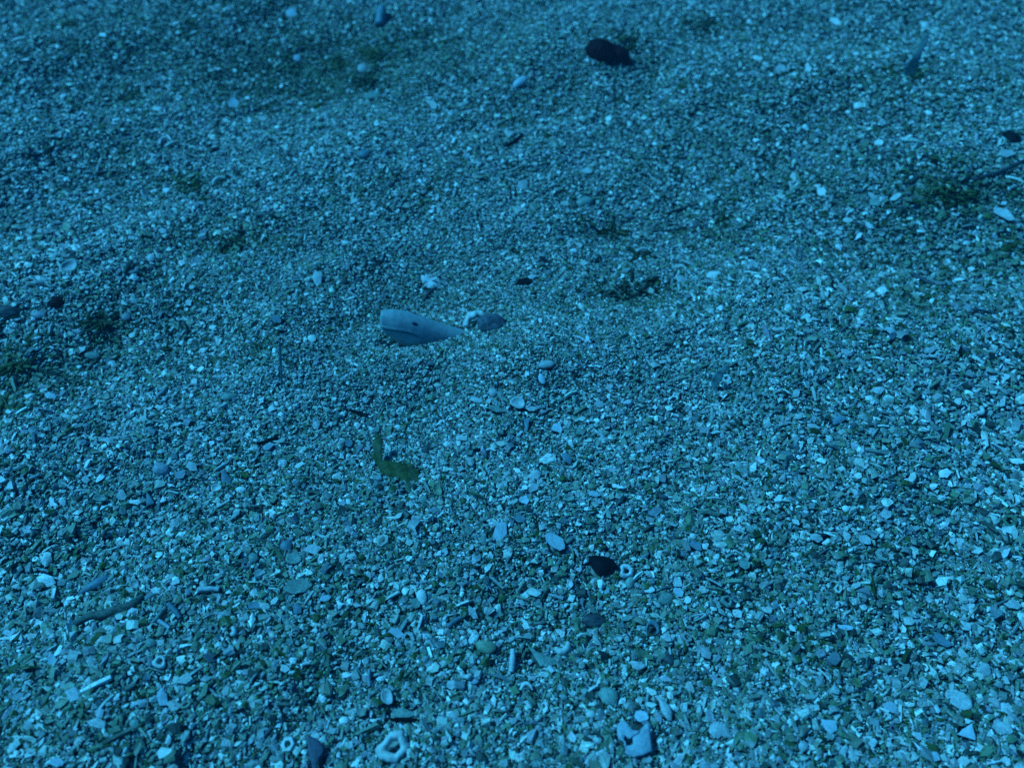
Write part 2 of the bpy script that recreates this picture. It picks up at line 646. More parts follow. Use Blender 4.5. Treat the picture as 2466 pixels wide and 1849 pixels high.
def fish():
    g0, g1 = at(934, 821), at(1128, 798)
    n = unit(np.array([-(g1 - g0)[1], (g1 - g0)[0], 0.0]))
    if np.dot(n, CAM_POS - g0) < 0:
        n = -n
    top = [(915, 763), (917.5, 752), (932, 751), (946, 751.5), (963, 754.5), (990, 761), (1019, 770), (1049, 781), (1079, 791), (1105, 798), (1135, 806), (1170, 818)]
    bot = [(916, 784), (922, 795), (931, 802), (945, 809), (960, 816), (985, 830), (1012, 838), (1042, 846), (1070, 850), (1098, 852), (1130, 852), (1168, 850)]
    T = np.array([hit(*p, g0, n) for p in top])
    B = np.array([hit(*p, g0, n) for p in bot])
    m = 14
    t = np.linspace(0, len(T) - 1, (len(T) - 1) * m + 1)
    ip = lambda A: np.stack([np.interp(t, np.arange(len(A)), A[:, i]) for i in range(3)], 1)
    T, B = ip(T), ip(B)
    for _ in range(6):
        T[1:-1] = (T[:-2] + 2 * T[1:-1] + T[2:]) / 4
        B[1:-1] = (B[:-2] + 2 * B[1:-1] + B[2:]) / 4
    C = (T + B) / 2
    v = (T - B) / 2
    hv = np.linalg.norm(v, axis=1)
    s = np.linspace(0, 1, len(T))
    wide = hv * (0.60 + 0.25 * np.clip(s * 3, 0, 1)) * np.clip(0.45 + s * 9, 0, 1)
    S = 96
    V = []
    for i in range(len(T)):
        for k in range(S):
            a = 2 * math.pi * k / S
            ca, sa = math.cos(a), math.sin(a)
            # a fish section: flat crown, full cheek, narrower chin
            sx = wide[i] * (abs(ca) ** 0.85) * math.copysign(1, ca) * (1 - 0.16 * sa)
            V.append(C[i] + v[i] * sa + n * sx)
    V = np.array(V)
    # mouth: a groove from the snout tip back along the cheek, with the lower jaw set in under it
    A = V.reshape(len(T), S, 3)
    mouth = [(916, 790), (930, 794), (950, 797.5), (970, 800.5), (990, 804.5), (1008, 812), (1022, 819)]
    mx, my = zip(*mouth)
    for i in range(len(T)):
        for k in range(S):
            p = A[i, k]
            x, y = to_px(p)
            if x > 1030:
                continue
            side = np.dot(p - C[i], n)
            yl = np.interp(x, mx, my)
            fade = np.clip((1026 - x) / 20, 0, 1)
            d = y - yl
            groove = math.exp(-(d / 1.3) ** 2) * 0.0014
            jaw = (1 / (1 + math.exp(-d * 1.3))) * 0.0016 * np.clip((1000 - x) / 50, 0, 1)
            lip = math.exp(-((d + 4.5) / 2.5) ** 2) * 0.0006
            A[i, k] = p + n * math.copysign(1, side if abs(side) > 1e-6 else 1) * (lip - groove - jaw) * fade * min(1, abs(side) / (wide[i] * 0.5 + 1e-6))
    V = A.reshape(-1, 3)
    V = V + n * (vnoise(V, 260, 5, 2) * 0.00022)[:, None]
    F = []
    M = len(T)
    for i in range(M - 1):
        for k in range(S):
            j = (k + 1) % S
            F.append((i * S + k, i * S + j, (i + 1) * S + j, (i + 1) * S + k))
    V = np.concatenate([V, [C[0] + (C[0] - C[1]) * 0.5, C[-1]]])
    for k in range(S):
        j = (k + 1) % S
        F.append((M * S, j, k))
        F.append((M * S + 1, (M - 1) * S + k, (M - 1) * S + j))
    jaw_line = []
    A2 = V[:M * S].reshape(M, S, 3)
    for qx, qy in zip(np.linspace(916, 1016, 60), np.interp(np.linspace(916, 1016, 60), mx, my)):
        jaw_line.append((qx, qy))
    pxs = np.array([to_px(p) for p in A2.reshape(-1, 3)])
    near = ((A2 - C[:, None]) @ n).reshape(-1) > 0
    ML = []
    for qx, qy in jaw_line:
        d = np.where(near, np.hypot(pxs[:, 0] - qx, pxs[:, 1] - qy), 1e9)
        k3 = np.argsort(d)[:3]
        ML.append(V[k3].mean(0))
    ML = np.array(ML)
    for _ in range(4):
        ML[1:-1] = (ML[:-2] + 2 * ML[1:-1] + ML[2:]) / 4
    m_, nn, l, b = new_mat('smooth_fish_skin')
    geo = nn.new('ShaderNodeNewGeometry')
    no = nn.new('ShaderNodeTexNoise')
    no.inputs['Scale'].default_value = 300
    no.inputs['Detail'].default_value = 8
    no.inputs['Roughness'].default_value = 0.78
    l.new(geo.outputs['Position'], no.inputs['Vector'])
    cr = nn.new('ShaderNodeValToRGB')
    cr.color_ramp.elements[0].position, cr.color_ramp.elements[1].position = 0.3, 0.72
    cr.color_ramp.elements[0].color, cr.color_ramp.elements[1].color = (0.17, 0.23, 0.26, 1), (0.39, 0.44, 0.45, 1)
    l.new(no.outputs['Fac'], cr.inputs['Fac'])
    at_ = nn.new('ShaderNodeAttribute')
    at_.attribute_name = 'belly'
    mx_ = nn.new('ShaderNodeMix')
    mx_.data_type = 'RGBA'
    l.new(at_.outputs['Fac'], mx_.inputs[0])
    l.new(cr.outputs[0], mx_.inputs[6])
    mx_.inputs[7].default_value = (0.34, 0.43, 0.40, 1)
    l.new(mx_.outputs[2], b.inputs['Base Color'])
    b.inputs['Roughness'].default_value = 0.5
    b.inputs['Specular IOR Level'].default_value = 0.25
    root = bpy.data.objects.new("fish", None)
    root.empty_display_size = 0.01
    COL.objects.link(root)
    root.location = g0
    bpy.context.view_layer.update()
    tag(root, 'smooth grey-blue fish with a slit eye poking its long blunt head out of the gravel', 'fish')
    body = link_mesh('body', V, F, m_, root)
    vp = np.array([to_px(p) for p in V])
    bl_ = 1 / (1 + np.exp(-(vp[:, 1] - np.interp(vp[:, 0], mx + (1120,), my + (862,))) * 0.5))
    ba = body.data.attributes.new('belly', 'FLOAT', 'POINT')
    ba.data.foreach_set('value', bl_.astype(np.float32))
    ml, _, _, bm_ = new_mat('fish_mouth')
    bm_.inputs['Base Color'].default_value = (0.10, 0.13, 0.15, 1)
    Vm, Fm, K = [], [], 6
    for i, p in enumerate(ML):
        t_ = unit(ML[min(i + 1, len(ML) - 1)] - ML[max(i - 1, 0)])
        u_ = unit(np.cross(t_, n))
        w2 = unit(np.cross(u_, t_))
        rr = 0.00026 * min(1, (len(ML) - i) / 20) * min(1, (i + 4) / 8)
        for k in range(K):
            a = 2 * math.pi * k / K
            Vm.append(p + (u_ * math.cos(a) + w2 * math.sin(a)) * rr + w2 * 0.00005)
    for i in range(len(ML) - 1):
        for k in range(K):
            j = (k + 1) % K
            Fm.append((i * K + k, i * K + j, (i + 1) * K + j, (i + 1) * K + k))
    link_mesh('mouth', Vm, Fm, ml, root)
    # eyes: a dark almond on each cheek, high behind the mouth
    me_, nn2, l2, be = new_mat('fish_eye')
    be.inputs['Base Color'].default_value = (0.010, 0.012, 0.02, 1)
    be.inputs['Roughness'].default_value = 0.2
    ml_, _, _, bl = new_mat('fish_eyelid')
    bl.inputs['Base Color'].default_value = (0.11, 0.12, 0.17, 1)
    bl.inputs['Roughness'].default_value = 0.5
    e_mid = hit(998, 778.5, g0, n)
    i = int(np.argmin(np.linalg.norm(C - e_mid, axis=1)))
    ax = unit(C[min(i + 4, M - 1)] - C[max(i - 4, 0)])
    dn = unit(np.cross(n, ax))
    A = V[:M * S].reshape(M, S, 3)
    for sg in (1, -1):
        side = np.sign((A - C[:, None]) @ n) == sg
        if sg > 0:
            px = np.array([to_px(p) for p in A.reshape(-1, 3)])
            dd = np.hypot(px[:, 0] - 998, px[:, 1] - 778.5)
        else:
            ref = 2 * (np.dot(FISH['eye'] - C[i], n)) * n
            dd = np.linalg.norm(A.reshape(-1, 3) - (FISH['eye'] - ref), axis=1)
        dd = np.where(side.ravel(), dd, 1e9)
        p = A.reshape(-1, 3)[int(np.argmin(dd))]
        if sg > 0:
            FISH['eye'] = p
        nrm = unit(p - C[i] + n * sg * 0.003)
        U = ICO3
        tilt = unit(ax + dn * 0.12)
        w_ = unit(np.cross(nrm, tilt))
        E = p - nrm * 0.0002 + U[:, :1] * tilt * 0.0022 + U[:, 1:2] * w_ * 0.0010 + U[:, 2:] * nrm * 0.0008
        eo = link_mesh('eye', E, ICO3F, me_, root)
        Lv = p - nrm * 0.00035 + U[:, :1] * tilt * 0.0032 + U[:, 1:2] * w_ * 0.0016 + U[:, 2:] * nrm * 0.0007
        link_mesh('eyelid', Lv, ICO3F, ml_, root)
    FISH.update(C=C, v=v, hv=hv, wide=wide, n=n)


fish()

# ------------------------------------------------------------------ things that can be told apart on the gravel
# (kind, x, y, width, height, turn, tilt to the viewer, colour, name, label); sizes as they show in the photograph
THINGS = [
    # -- around the fish
    ('pebblef', 1188, 782, 72, 50, -8, .4, 'fuzz', 'stone', 'round dark fuzzy stone half sunk behind the tail end of the fish'),
    ('flake', 765, 670, 30, 34, -35, .45, 'pale', 'shell_fragment', 'pale kite-shaped shell flake standing out in fine gravel above the fish snout'),
    ('crumple', 1037, 677, 54, 32, -30, .4, 'pale', 'shell_fragment', 'crumpled pale broken shell in the hollow directly above the fish'),
    ('flake', 751, 815, 21, 18, 0, .5, 'white', 'shell_fragment', 'small square white chip on the gravel in front of the fish snout'),
    ('tri', 798, 733, 13, 20, 10, .5, 'white', 'shell_fragment', 'tiny white triangle of shell just above and before the fish snout'),
    ('flake', 666, 768, 22, 26, 60, .35, 'blue', 'shell_fragment', 'slate-blue shard with a thin tail lying off beyond the fish snout'),
    ('rod', 1030, 710, 34, 6, 50, .3, 'dark', 'twig', 'short dark sliver under the crumpled shell above the fish'),
    ('flake', 1262, 677, 44, 16, 12, .3, 'black', 'shell_fragment', 'dark indigo sliver of shell beside a pale chip up the slope from the round stone'),
    ('flake', 1281, 665, 20, 12, 20, .4, 'pale', 'shell_fragment', 'pale chip resting against the dark indigo sliver'),
    ('oval', 1248, 867, 0, 0, 0, 0, '', '', ''),
    # -- top of the picture
    ('flake', 702, 31, 28, 22, -10, .4, 'lilac', 'shell_fragment', 'dull lilac chip at the top edge above the weedy patch'),
    ('flake', 715, 139, 18, 16, 0, .5, 'lilac', 'shell_fragment', 'small square lilac chip beside the weedy patch'),
    ('stub', 917, 39, 24, 46, 80, .5, 'blue', 'stone', 'upright bluish stub near the top edge of the seabed'),
    ('oval', 873, 165, 24, 24, 0, .5, 'pale', 'pebble', 'round pale pebble among the dark green weed'),
    ('flake', 897, 228, 40, 16, 24, .4, 'teal', 'shell_fragment', 'greenish shard with a dark lower edge below the weedy patch'),
    ('flake', 1043, 252, 18, 28, 10, .5, 'white', 'shell_fragment', 'pale wedge-shaped chip between the weedy patch and the lilac oval shell'),
    ('flake', 631, 287, 24, 12, -5, .4, 'white', 'shell_fragment', 'flat white chip on the slope left of the weedy patch'),
    ('pebble', 877, 373, 30, 22, 0, .4, 'blue', 'pebble', 'smooth bluish pebble alone on the fine gravel far above the fish'),
    ('flake', 562, 248, 27, 33, 15, .5, 'lilac', 'shell_fragment', 'pale square-cut flake tilted up on the far slope'),
    ('arc', 525, 433, 36, 14, 30, .4, 'white', 'shell_fragment', 'curved white rod of shell like a bent finger'),
    ('ringthin', 11, 53, 20, 28, 80, .6, 'pale', 'shell_ring', 'thin pale ring of shell at the top left corner'),
    ('flake', 392, 188, 16, 12, 0, .5, 'white', 'shell_fragment', 'small bright chip on the far dark slope'),
    ('flake', 377, 262, 22, 11, -5, .4, 'white', 'shell_fragment', 'bright lens-shaped chip on the far slope below the small bright one'),
    ('flake', 1413, 410, 30, 16, 8, .35, 'pale', 'shell_fragment', 'pale bean-shaped chip below the black crusted stone'),
    ('flake', 1259, 445, 28, 24, 30, .4, 'pale', 'shell_fragment', 'broad pale chip on the slope below the short dark twig'),
    ('flake', 2014, 52, 32, 18, -25, .4, 'white', 'shell_fragment', 'bright chip near the top edge on the way to the standing frond'),
    ('pebble', 2227, 64, 24, 20, 0, .4, 'white', 'pebble', 'bright pebble beside the tip of the standing frond'),
    ('flake', 2067, 254, 25, 15, 12, .4, 'white', 'shell_fragment', 'bright oval chip below the foot of the standing frond'),
    ('flake', 1947, 163, 16, 26, 5, .5, 'white', 'shell_fragment', 'small upright white chip left of the standing frond'),
    ('flake', 2117, 343, 24, 14, 0, .4, 'white', 'shell_fragment', 'white chip between the standing frond and the big dark weed clump'),
    ('flake', 1911, 427, 14, 24, 0, .5, 'white', 'shell_fragment', 'upright white sliver on the far gravel, well left of the big dark weed clump'),
    ('flake', 1880, 167, 26, 24, -20, .4, 'pale', 'shell_fragment', 'pale blunt chip on the far slope in line with the frond foot'),
    ('flake', 1825, 140, 26, 12, -12, .4, 'white', 'shell_fragment', 'pale boat-shaped chip with a dark shadow on the far slope'),
    ('flake', 1979, 462, 22, 24, 20, .5, 'white', 'shell_fragment', 'squarish white chip on the far gravel, level with the big dark weed clump'),
    ('flake', 2157, 474, 32, 14, 30, .35, 'white', 'shell_fragment', 'white flake pointing at the big dark weed clump'),
    ('flake', 2108, 487, 30, 18, -10, .4, 'teal', 'shell_fragment', 'greenish flake beside the white one at the big dark weed clump'),
    ('flake', 2042, 530, 25, 13, 0, .4, 'white', 'shell_fragment', 'bright arrowhead chip below the squarish white chip'),
    ('flake', 2420, 515, 66, 22, -22, .3, 'pale', 'shell_fragment', 'large pale slab beyond the big dark weed clump at the picture edge'),
    ('flake', 2425, 370, 46, 20, -4, .35, 'pale', 'shell_fragment', 'pale block jammed under the small black stone at the picture edge'),
    ('pebblef', 2436, 338, 52, 34, -35, .4, 'black', 'stone', 'small black stone with a bright chip below it at the picture edge'),
    # -- middle band
    ('cup', 165, 640, 48, 30, 18, .4, 'pale', 'half_shell', 'open leaf-shaped half shell lying hollow side up under a dark stick'),
    ('pebblef', 22, 752, 62, 30, 0, .3, 'dark', 'stone', 'dark rounded stone at the very edge level with the fish'),
    ('oval', 94, 757, 34, 18, 6, .35, 'grey', 'pebble', 'flat grey oval pebble beside the dark edge stone'),
    ('pebble', 137, 728, 34, 26, 0, .4, 'purple', 'pebble', 'dull purplish pebble just above the flat grey oval pebble'),
    ('oval', 304, 762, 24, 18, 10, .4, 'grey', 'pebble', 'round grey pebble above the green tuft'),
    ('tri', 412, 690, 16, 20, 0, .55, 'pale', 'shell_fragment', 'pale triangular chip standing on its base left of the fish'),
    ('oval', 364, 621, 22, 20, 0, .5, 'pale', 'shell_fragment', 'round pale chip with a thin stalk-like splinter beside it'),
    ('flake', 392, 556, 20, 14, -20, .4, 'pale', 'shell_fragment', 'small pale block on the shaded slope left of centre'),
    ('arcdark', 1550, 603, 40, 15, 6, .4, 'pale', 'shell_fragment', 'pale hooked shell rim over a dark hollow'),
    ('pebble', 1407, 487, 44, 24, 12, .35, 'teal', 'stone', 'greenish-grey flattened stone on the slope above the dark hollow'),
    ('flake', 1718, 661, 38, 17, 6, .35, 'white', 'shell_fragment', 'pale pear-shaped shell chip beside the dark weedy hollow'),
    ('flake', 1640, 672, 26, 18, -20, .4, 'pale', 'shell_fragment', 'pale wedge at the far end of the dark weedy hollow'),
    ('flake', 1930, 697, 30, 13, 10, .35, 'white', 'shell_fragment', 'pale flat chip right of a thin dark stub'),
    ('flake', 2097, 711, 20, 12, 15, .4, 'white', 'shell_fragment', 'small bright brick-shaped chip alone near the slanting twig'),
    ('flake', 2240, 842, 40, 15, 12, .3, 'pale', 'shell_fragment', 'bluish pale flake high on the coarse gravel below the slanting twig'),
    ('flake', 2115, 940, 34, 18, 5, .35, 'pale', 'shell_fragment', 'pale angular flake in mid slope of the coarse gravel'),
    ('oval', 1921, 1003, 24, 14, 5, .4, 'white', 'pebble', 'white bean pebble, first of a close pair on the coarse gravel'),
    ('oval', 1960, 1027, 32, 14, -20, .4, 'pale', 'pebble', 'longer pale pebble below the white bean pebble'),
    ('flake', 2020, 1010, 36, 22, 25, .35, 'blue', 'shell_fragment', 'slate-coloured slab beside the pair of bean pebbles'),
    ('hook', 2358, 988, 24, 30, 60, .5, 'white', 'shell_fragment', 'white hooked chip with dark blue shade near the picture edge'),
    ('flake', 2277, 1139, 34, 24, 10, .4, 'white', 'shell_fragment', 'broad white chip with a splinter above it on the coarse gravel'),
    ('flake', 2450, 1110, 40, 16, -10, .4, 'white', 'shell_fragment', 'bright white chip cut by the picture edge'),
    ('flake', 1786, 1128, 34, 20, -30, .35, 'teal', 'shell_fragment', 'filmy greenish flake on the crisp middle gravel'),
    ('flake', 2067, 1145, 18, 16, 0, .5, 'white', 'shell_fragment', 'small bright nub on the coarse gravel below the bean pebbles'),
    ('oval', 2037, 1224, 18, 16, 0, .5, 'white', 'pebble', 'round cream pebble below the small bright nub'),
    ('flake', 2133, 1238, 30, 24, -20, .4, 'pale', 'shell_fragment', 'pale trapezoid flake beside the round cream pebble'),
    ('flake', 1742, 1230, 20, 17, 0, .5, 'pale', 'shell_fragment', 'pale squat chip near the filmy greenish flake'),
    # -- below the fish
    ('flake', 1185, 864, 17, 13, 0, .5, 'pale', 'shell_fragment', 'pale rounded chip just below the round dark stone'),
    ('oval', 1316, 876, 38, 20, 8, .35, 'pale', 'shell', 'flat ringed oval shell on the mound below the round stone'),
    ('oval', 1305, 912, 16, 28, 25, .5, 'lilac', 'shell', 'leaf-shaped pale-edged shell just below the flat ringed oval'),
    ('pebble', 1188, 945, 25, 22, -20, .4, 'pale', 'pebble', 'smooth pale pebble perched above the folded shell'),
    ('flake', 1148, 963, 31, 12, -12, .4, 'pale', 'shell_fragment', 'pale bar-shaped chip left of the smooth perched pebble'),
    ('cup', 1247, 968, 36, 30, -15, .5, 'pale', 'half_shell', 'folded pale half shell with a dark gap under it below the mound'),
    ('flake', 1279, 984, 32, 11, -8, .4, 'pale', 'shell_fragment', 'tail-like pale strip running off the folded half shell'),
    ('flake', 1196, 984, 46, 16, -10, .3, 'teal', 'shell_fragment', 'dark-edged greenish slab next to the folded half shell'),
    ('tri', 1269, 1022, 19, 36, 180, .5, 'blue', 'shell_fragment', 'slate tooth-shaped shard pointing down below the folded half shell'),
    ('flake', 1341, 1031, 28, 25, 0, .45, 'lilac', 'shell_fragment', 'lilac many-sided flake right of the slate tooth'),
    ('flake', 1398, 1039, 24, 18, 0, .4, 'teal', 'shell_fragment', 'greenish flake beside the lilac many-sided one'),
    ('flake', 1113, 1054, 29, 14, -5, .4, 'white', 'shell_fragment', 'flat white tile-like chip above the dark wedge pebble'),
    ('crumple', 1075, 1069, 20, 15, 0, .5, 'white', 'shell_fragment', 'lumpy bright white chip beside the flat white tile-like one'),
    ('pebble', 1028, 1084, 24, 22, 20, .4, 'dark', 'pebble', 'dark round pebble between the seaweed scrap and the lumpy white chip'),
    ('flake', 1402, 1008, 18, 11, 0, .4, 'white', 'shell_fragment', 'small pale chip up the slope from the greenish flake pair'),
    ('crumple', 1318, 1104, 44, 24, 20, .4, 'white', 'shell_fragment', 'jagged white broken shell in the middle of the crisp gravel'),
    ('flakerib', 1366, 1103, 36, 20, -50, .4, 'blue', 'shell_fragment', 'bluish ribbed shard leaning beside the jagged white shell'),
    ('flakerib', 1287, 1144, 38, 26, 8, .4, 'pale', 'shell_fragment', 'pale layered lump with ridges below the jagged white shell'),
    ('flake', 1285, 1173, 34, 20, 30, .4, 'pale', 'shell_fragment', 'stacked pale chip just under the ridged lump'),
    ('pebble', 1427, 1172, 26, 15, 5, .4, 'green', 'pebble', 'yellow-green oval pebble above a bluish one'),
    ('flake', 1430, 1188, 34, 14, -15, .4, 'lilac', 'shell_fragment', 'bluish long chip under the yellow-green pebble'),
    ('cup', 1053, 1177, 20, 36, 20, .5, 'green', 'half_shell', 'greenish curved shell just off the tip of the seaweed scrap'),
    ('flake', 1018, 1202, 21, 19, 0, .5, 'teal', 'shell_fragment', 'green-grey five-sided chip below the seaweed scrap'),
    ('flake', 1263, 1203, 24, 22, 0, .45, 'lilac', 'shell_fragment', 'pale bluish square chip just above the dark-shadowed slate flake'),
    ('cup', 1371, 1198, 28, 15, 10, .4, 'teal', 'half_shell', 'crescent greenish shell hollow to the viewer'),
    ('flake', 1443, 972, 26, 18, -20, .4, 'pale', 'shell_fragment', 'pale wedge on the crisp gravel right of the folded half shell'),
    ('oval', 551, 954, 42, 17, 6, .35, 'teal', 'shell', 'green-grey lens-shaped shell on the gravel left of the seaweed scrap'),
    ('pebble', 581, 1180, 27, 17, 0, .4, 'white', 'pebble', 'smooth white oval pebble, brightest near the slate tongue'),
    ('cup', 520, 1173, 27, 19, 20, .45, 'white', 'half_shell', 'small white cupped shell beside the smooth white oval pebble'),
    ('flake', 543, 1148, 24, 42, 15, .4, 'blue', 'shell_fragment', 'slate-blue tongue of shell above the cupped shell'),
    ('flake', 591, 1142, 22, 16, -15, .4, 'olive', 'shell_fragment', 'olive-stained chip just above the smooth white oval pebble'),
    ('flake', 647, 1074, 31, 16, 24, .4, 'lilac', 'shell_fragment', 'bluish pale wedge beneath a dark gap left of the seaweed scrap'),
    ('rod', 642, 1060, 50, 7, 16, .3, 'black', 'twig', 'short black strip above the bluish pale wedge'),  # thin black rod along the dark gap over the wedge
    ('flake', 761, 1024, 21, 20, 20, .45, 'pale', 'shell_fragment', 'pale bluish leaf-like chip up the slope left of the seaweed scrap'),
    ('tri', 823, 1096, 15, 17, 10, .55, 'white', 'shell_fragment', 'bright white triangle nearest the seaweed scrap'),
    ('crumple', 810, 1146, 22, 16, 0, .5, 'white', 'shell_fragment', 'white fan-like chip below the bright white triangle'),
    ('flake', 839, 1065, 22, 20, 0, .45, 'blue', 'shell_fragment', 'slate-blue five-sided chip beside the upright arm of the seaweed scrap'),
    ('tri', 848, 1108, 26, 20, 0, .5, 'teal', 'shell_fragment', 'greenish triangle between the white triangle and the seaweed scrap'),
    ('flake', 721, 1119, 24, 10, 25, .4, 'white', 'shell_fragment', 'small white wedge in the row of chips left of the white triangle'),
    ('crumple', 680, 1114, 24, 24, -20, .5, 'pale', 'shell_fragment', 'rough pale chip left of the small white wedge'),
    ('flake', 905, 1035, 24, 13, 28, .4, 'teal', 'shell_fragment', 'greenish chip touching the upper end of the seaweed scrap'),
    ('rod', 538, 1212, 36, 6, 30, .35, 'white', 'shell_rod', 'thin white rod of shell slanting below the small cupped shell'),
    ('flake', 825, 1212, 18, 16, 0, .5, 'lilac', 'shell_fragment', 'small bluish cube-like chip below the white fan-like one'),
    # -- left edge
    ('oval', 222, 855, 42, 18, -3, .35, 'teal', 'shell', 'teal oval shell low on the slope under the green tuft'),
    ('flake', 158, 1001, 26, 11, -15, .4, 'white', 'shell_fragment', 'bright white pointed chip on the coarse left slope'),
    ('flake', 120, 952, 28, 18, -8, .4, 'lilac', 'shell_fragment', 'lilac-blue chip on the coarse slope above the bright pointed one'),
    ('arc', 99, 990, 18, 24, 60, .5, 'pale', 'shell_fragment', 'pale curved rim of a broken shell on the coarse left slope'),
    ('flake', 267, 1058, 50, 14, 14, .3, 'pale', 'shell_fragment', 'long pale splinter of shell above the fuzzy grey ball'),
    ('tri', 230, 1064, 14, 18, 0, .5, 'pale', 'shell_fragment', 'small pale triangle beside the long pale splinter'),
    ('flake', 463, 1123, 30, 22, -25, .45, 'pale', 'shell_fragment', 'pale four-cornered shard beyond the fuzzy grey ball'),
    ('flake', 434, 1142, 28, 20, 20, .45, 'grey', 'shell_fragment', 'grey angular chip just below the pale four-cornered shard'),
    ('pebblef', 389, 1131, 42, 32, 0, .4, 'grey', 'stone', 'fuzzy grey ball-shaped stone with soft outline'),
    ('flake', 150, 1163, 22, 21, 0, .5, 'teal', 'shell_fragment', 'teal rounded triangle of shell near the left edge'),
    ('rod', 84, 1148, 26, 7, 22, .4, 'pale', 'shell_rod', 'stubby pale rod beside the teal rounded triangle'),
    ('cup', 240, 1198, 33, 17, -10, .4, 'teal', 'half_shell', 'greenish boat-shaped shell in a row of chips at the coarse slope foot'),
    ('flake', 267, 1189, 15, 17, 0, .5, 'green', 'shell_fragment', 'yellow-green chip between the boat-shaped shell and a pale trapezoid'),
    ('flake', 292, 1191, 28, 25, 0, .45, 'pale', 'shell_fragment', 'pale trapezoid chip beside the yellow-green one'),
    ('flake', 326, 1208, 30, 13, -5, .4, 'white', 'shell_fragment', 'flat bright chip between the pale trapezoid and the pointed shard'),
    ('tri', 357, 1200, 23, 34, -20, .5, 'blue', 'shell_fragment', 'pointed slate shard with its tip up in the row of chips'),
    ('crumple', 206, 1153, 22, 20, 0, .4, 'pale', 'shell_fragment', 'grainy pale cluster of broken shell near the teal rounded triangle'),
    ('flake', 346, 1008, 22, 14, -20, .45, 'white', 'shell_fragment', 'white angular chip up the slope from the fuzzy grey ball'),
    ('oval', 4, 1022, 16, 22, 0, .5, 'green', 'pebble', 'green rounded chip cut by the left edge'),
    # -- lower middle
    ('ringflat', 707, 1344, 40, 28, 5, .4, 'teal', 'shell', 'flat round teal disc with rings, like a shell lid'),
    ('flake', 752, 1322, 47, 26, -4, .45, 'pale', 'shell_fragment', 'pale half-moon shard right next to the ringed teal disc'),
    ('oval', 689, 1314, 30, 27, 0, .45, 'blue', 'pebble', 'slate-coloured round flake above the ringed teal disc'),
    ('flake', 717, 1409, 74, 36, 8, .35, 'teal', 'shell_fragment', 'largest flat teal slab, below the ringed disc'),
    ('fan', 1016, 1436, 24, 40, 8, .5, 'white', 'shell_fragment', 'white fan fragment with fine ribs standing on edge'),
    ('flake', 1001, 1452, 24, 26, 20, .45, 'teal', 'shell_fragment', 'teal flake leaning on the ribbed white fan'),
    ('flake', 916, 1391, 15, 21, 0, .5, 'white', 'shell_fragment', 'small heart-like white chip above the tapering white rod'),
    ('rodtaper', 946, 1434, 38, 8, 30, .4, 'white', 'shell_rod', 'tapering white rod pointing up towards the ribbed fan'),
    ('tri', 762, 1264, 22, 22, 0, .5, 'green', 'shell_fragment', 'mossy green triangle of shell above the pale half-moon shard'),
    ('crumple', 846, 1340, 26, 16, 0, .45, 'white', 'shell_fragment', 'knobbly white chip right of the half-moon shard'),
    ('oval', 871, 1342, 20, 15, 0, .45, 'olive', 'pebble', 'olive round pebble beside the knobbly white chip'),
    ('flake', 612, 1456, 36, 18, 0, .4, 'blue', 'shell_fragment', 'lobed slate-blue chip below the large teal slab'),
    ('flake', 956, 1523, 42, 24, -22, .4, 'lilac', 'shell_fragment', 'flat pale blue shard with a pointed end, below the white tapering rod'),
    ('pebble', 1057, 1287, 15, 13, 0, .5, 'white', 'pebble', 'little white round pebble above the ribbed fan'),
    ('flake', 1130, 1276, 24, 22, 0, .45, 'teal', 'shell_fragment', 'greenish heart-shaped chip left of the elongated pale shard'),
    ('rod', 1095, 1498, 42, 12, 35, .4, 'blue', 'shell_rod', 'thick slate-blue rod leaning near the mossy round fragment'),
    ('flake', 1137, 1474, 20, 40, 35, .4, 'pale', 'shell_fragment', 'pale blue strip slanting down beside the slate-blue rod'),
    ('oval', 610, 1342, 24, 26, 0, .45, 'teal', 'pebble', 'round greenish pebble left of the ringed teal disc'),
    ('flake', 784, 1439, 28, 16, 15, .45, 'lilac', 'shell_fragment', 'twisted bluish-white chip off the corner of the large teal slab'),
    ('tri', 789, 1419, 26, 14, 180, .45, 'teal', 'shell_fragment', 'teal triangle above the twisted bluish-white chip'),
    ('flake', 714, 1466, 26, 28, 40, .45, 'blue', 'shell_fragment', 'dark blue-capped chip below the large teal slab'),
    # -- lower right middle
    ('pent', 1337, 1302, 52, 42, -18, .45, 'lilac', 'shell_fragment', 'large clean pale-blue flake, palest of the flat ones, above the black triangular chip'),
    ('flake', 1206, 1280, 32, 50, -20, .45, 'lilac', 'shell_fragment', 'elongated pale shard tapering down, left of the large clean flake'),
    ('flake', 1165, 1300, 24, 24, 0, .5, 'teal', 'shell_fragment', 'grey five-sided chip at the foot of the elongated pale shard'),
    ('flake', 1251, 1248, 30, 20, -12, .35, 'blue', 'shell_fragment', 'slate flake casting a dark shadow above the large clean flake'),
    ('pebble', 1371, 1300, 24, 13, 30, .4, 'teal', 'pebble', 'pale green oblong pebble touching the large clean flake'),
    ('blacktri', 1449, 1357, 70, 50, 0, .4, 'black', 'shell_fragment', 'large jet-black triangular chip of shell'),
    ('ring', 1509, 1374, 38, 32, 20, .45, 'pale', 'shell_ring', 'pale lump with a round hole beside the black triangular chip'),
    ('pebble', 1517, 1402, 24, 32, -15, .4, 'teal', 'pebble', 'smooth greenish pebble under the holed pale lump'),
    ('flake', 1579, 1231, 37, 26, 8, .4, 'grey', 'shell_fragment', 'clean grey trapezoid flake above and beyond the holed pale lump'),
    ('hook', 1352, 1556, 52, 40, 25, .5, 'white', 'shell_fragment', 'brightest white hooked shell lump, beside the big teal wedge'),
    ('wedge', 1304, 1580, 72, 56, 0, .4, 'teal', 'shell_fragment', 'big dull teal wedge with a long pointed end next to the bright hooked lump'),
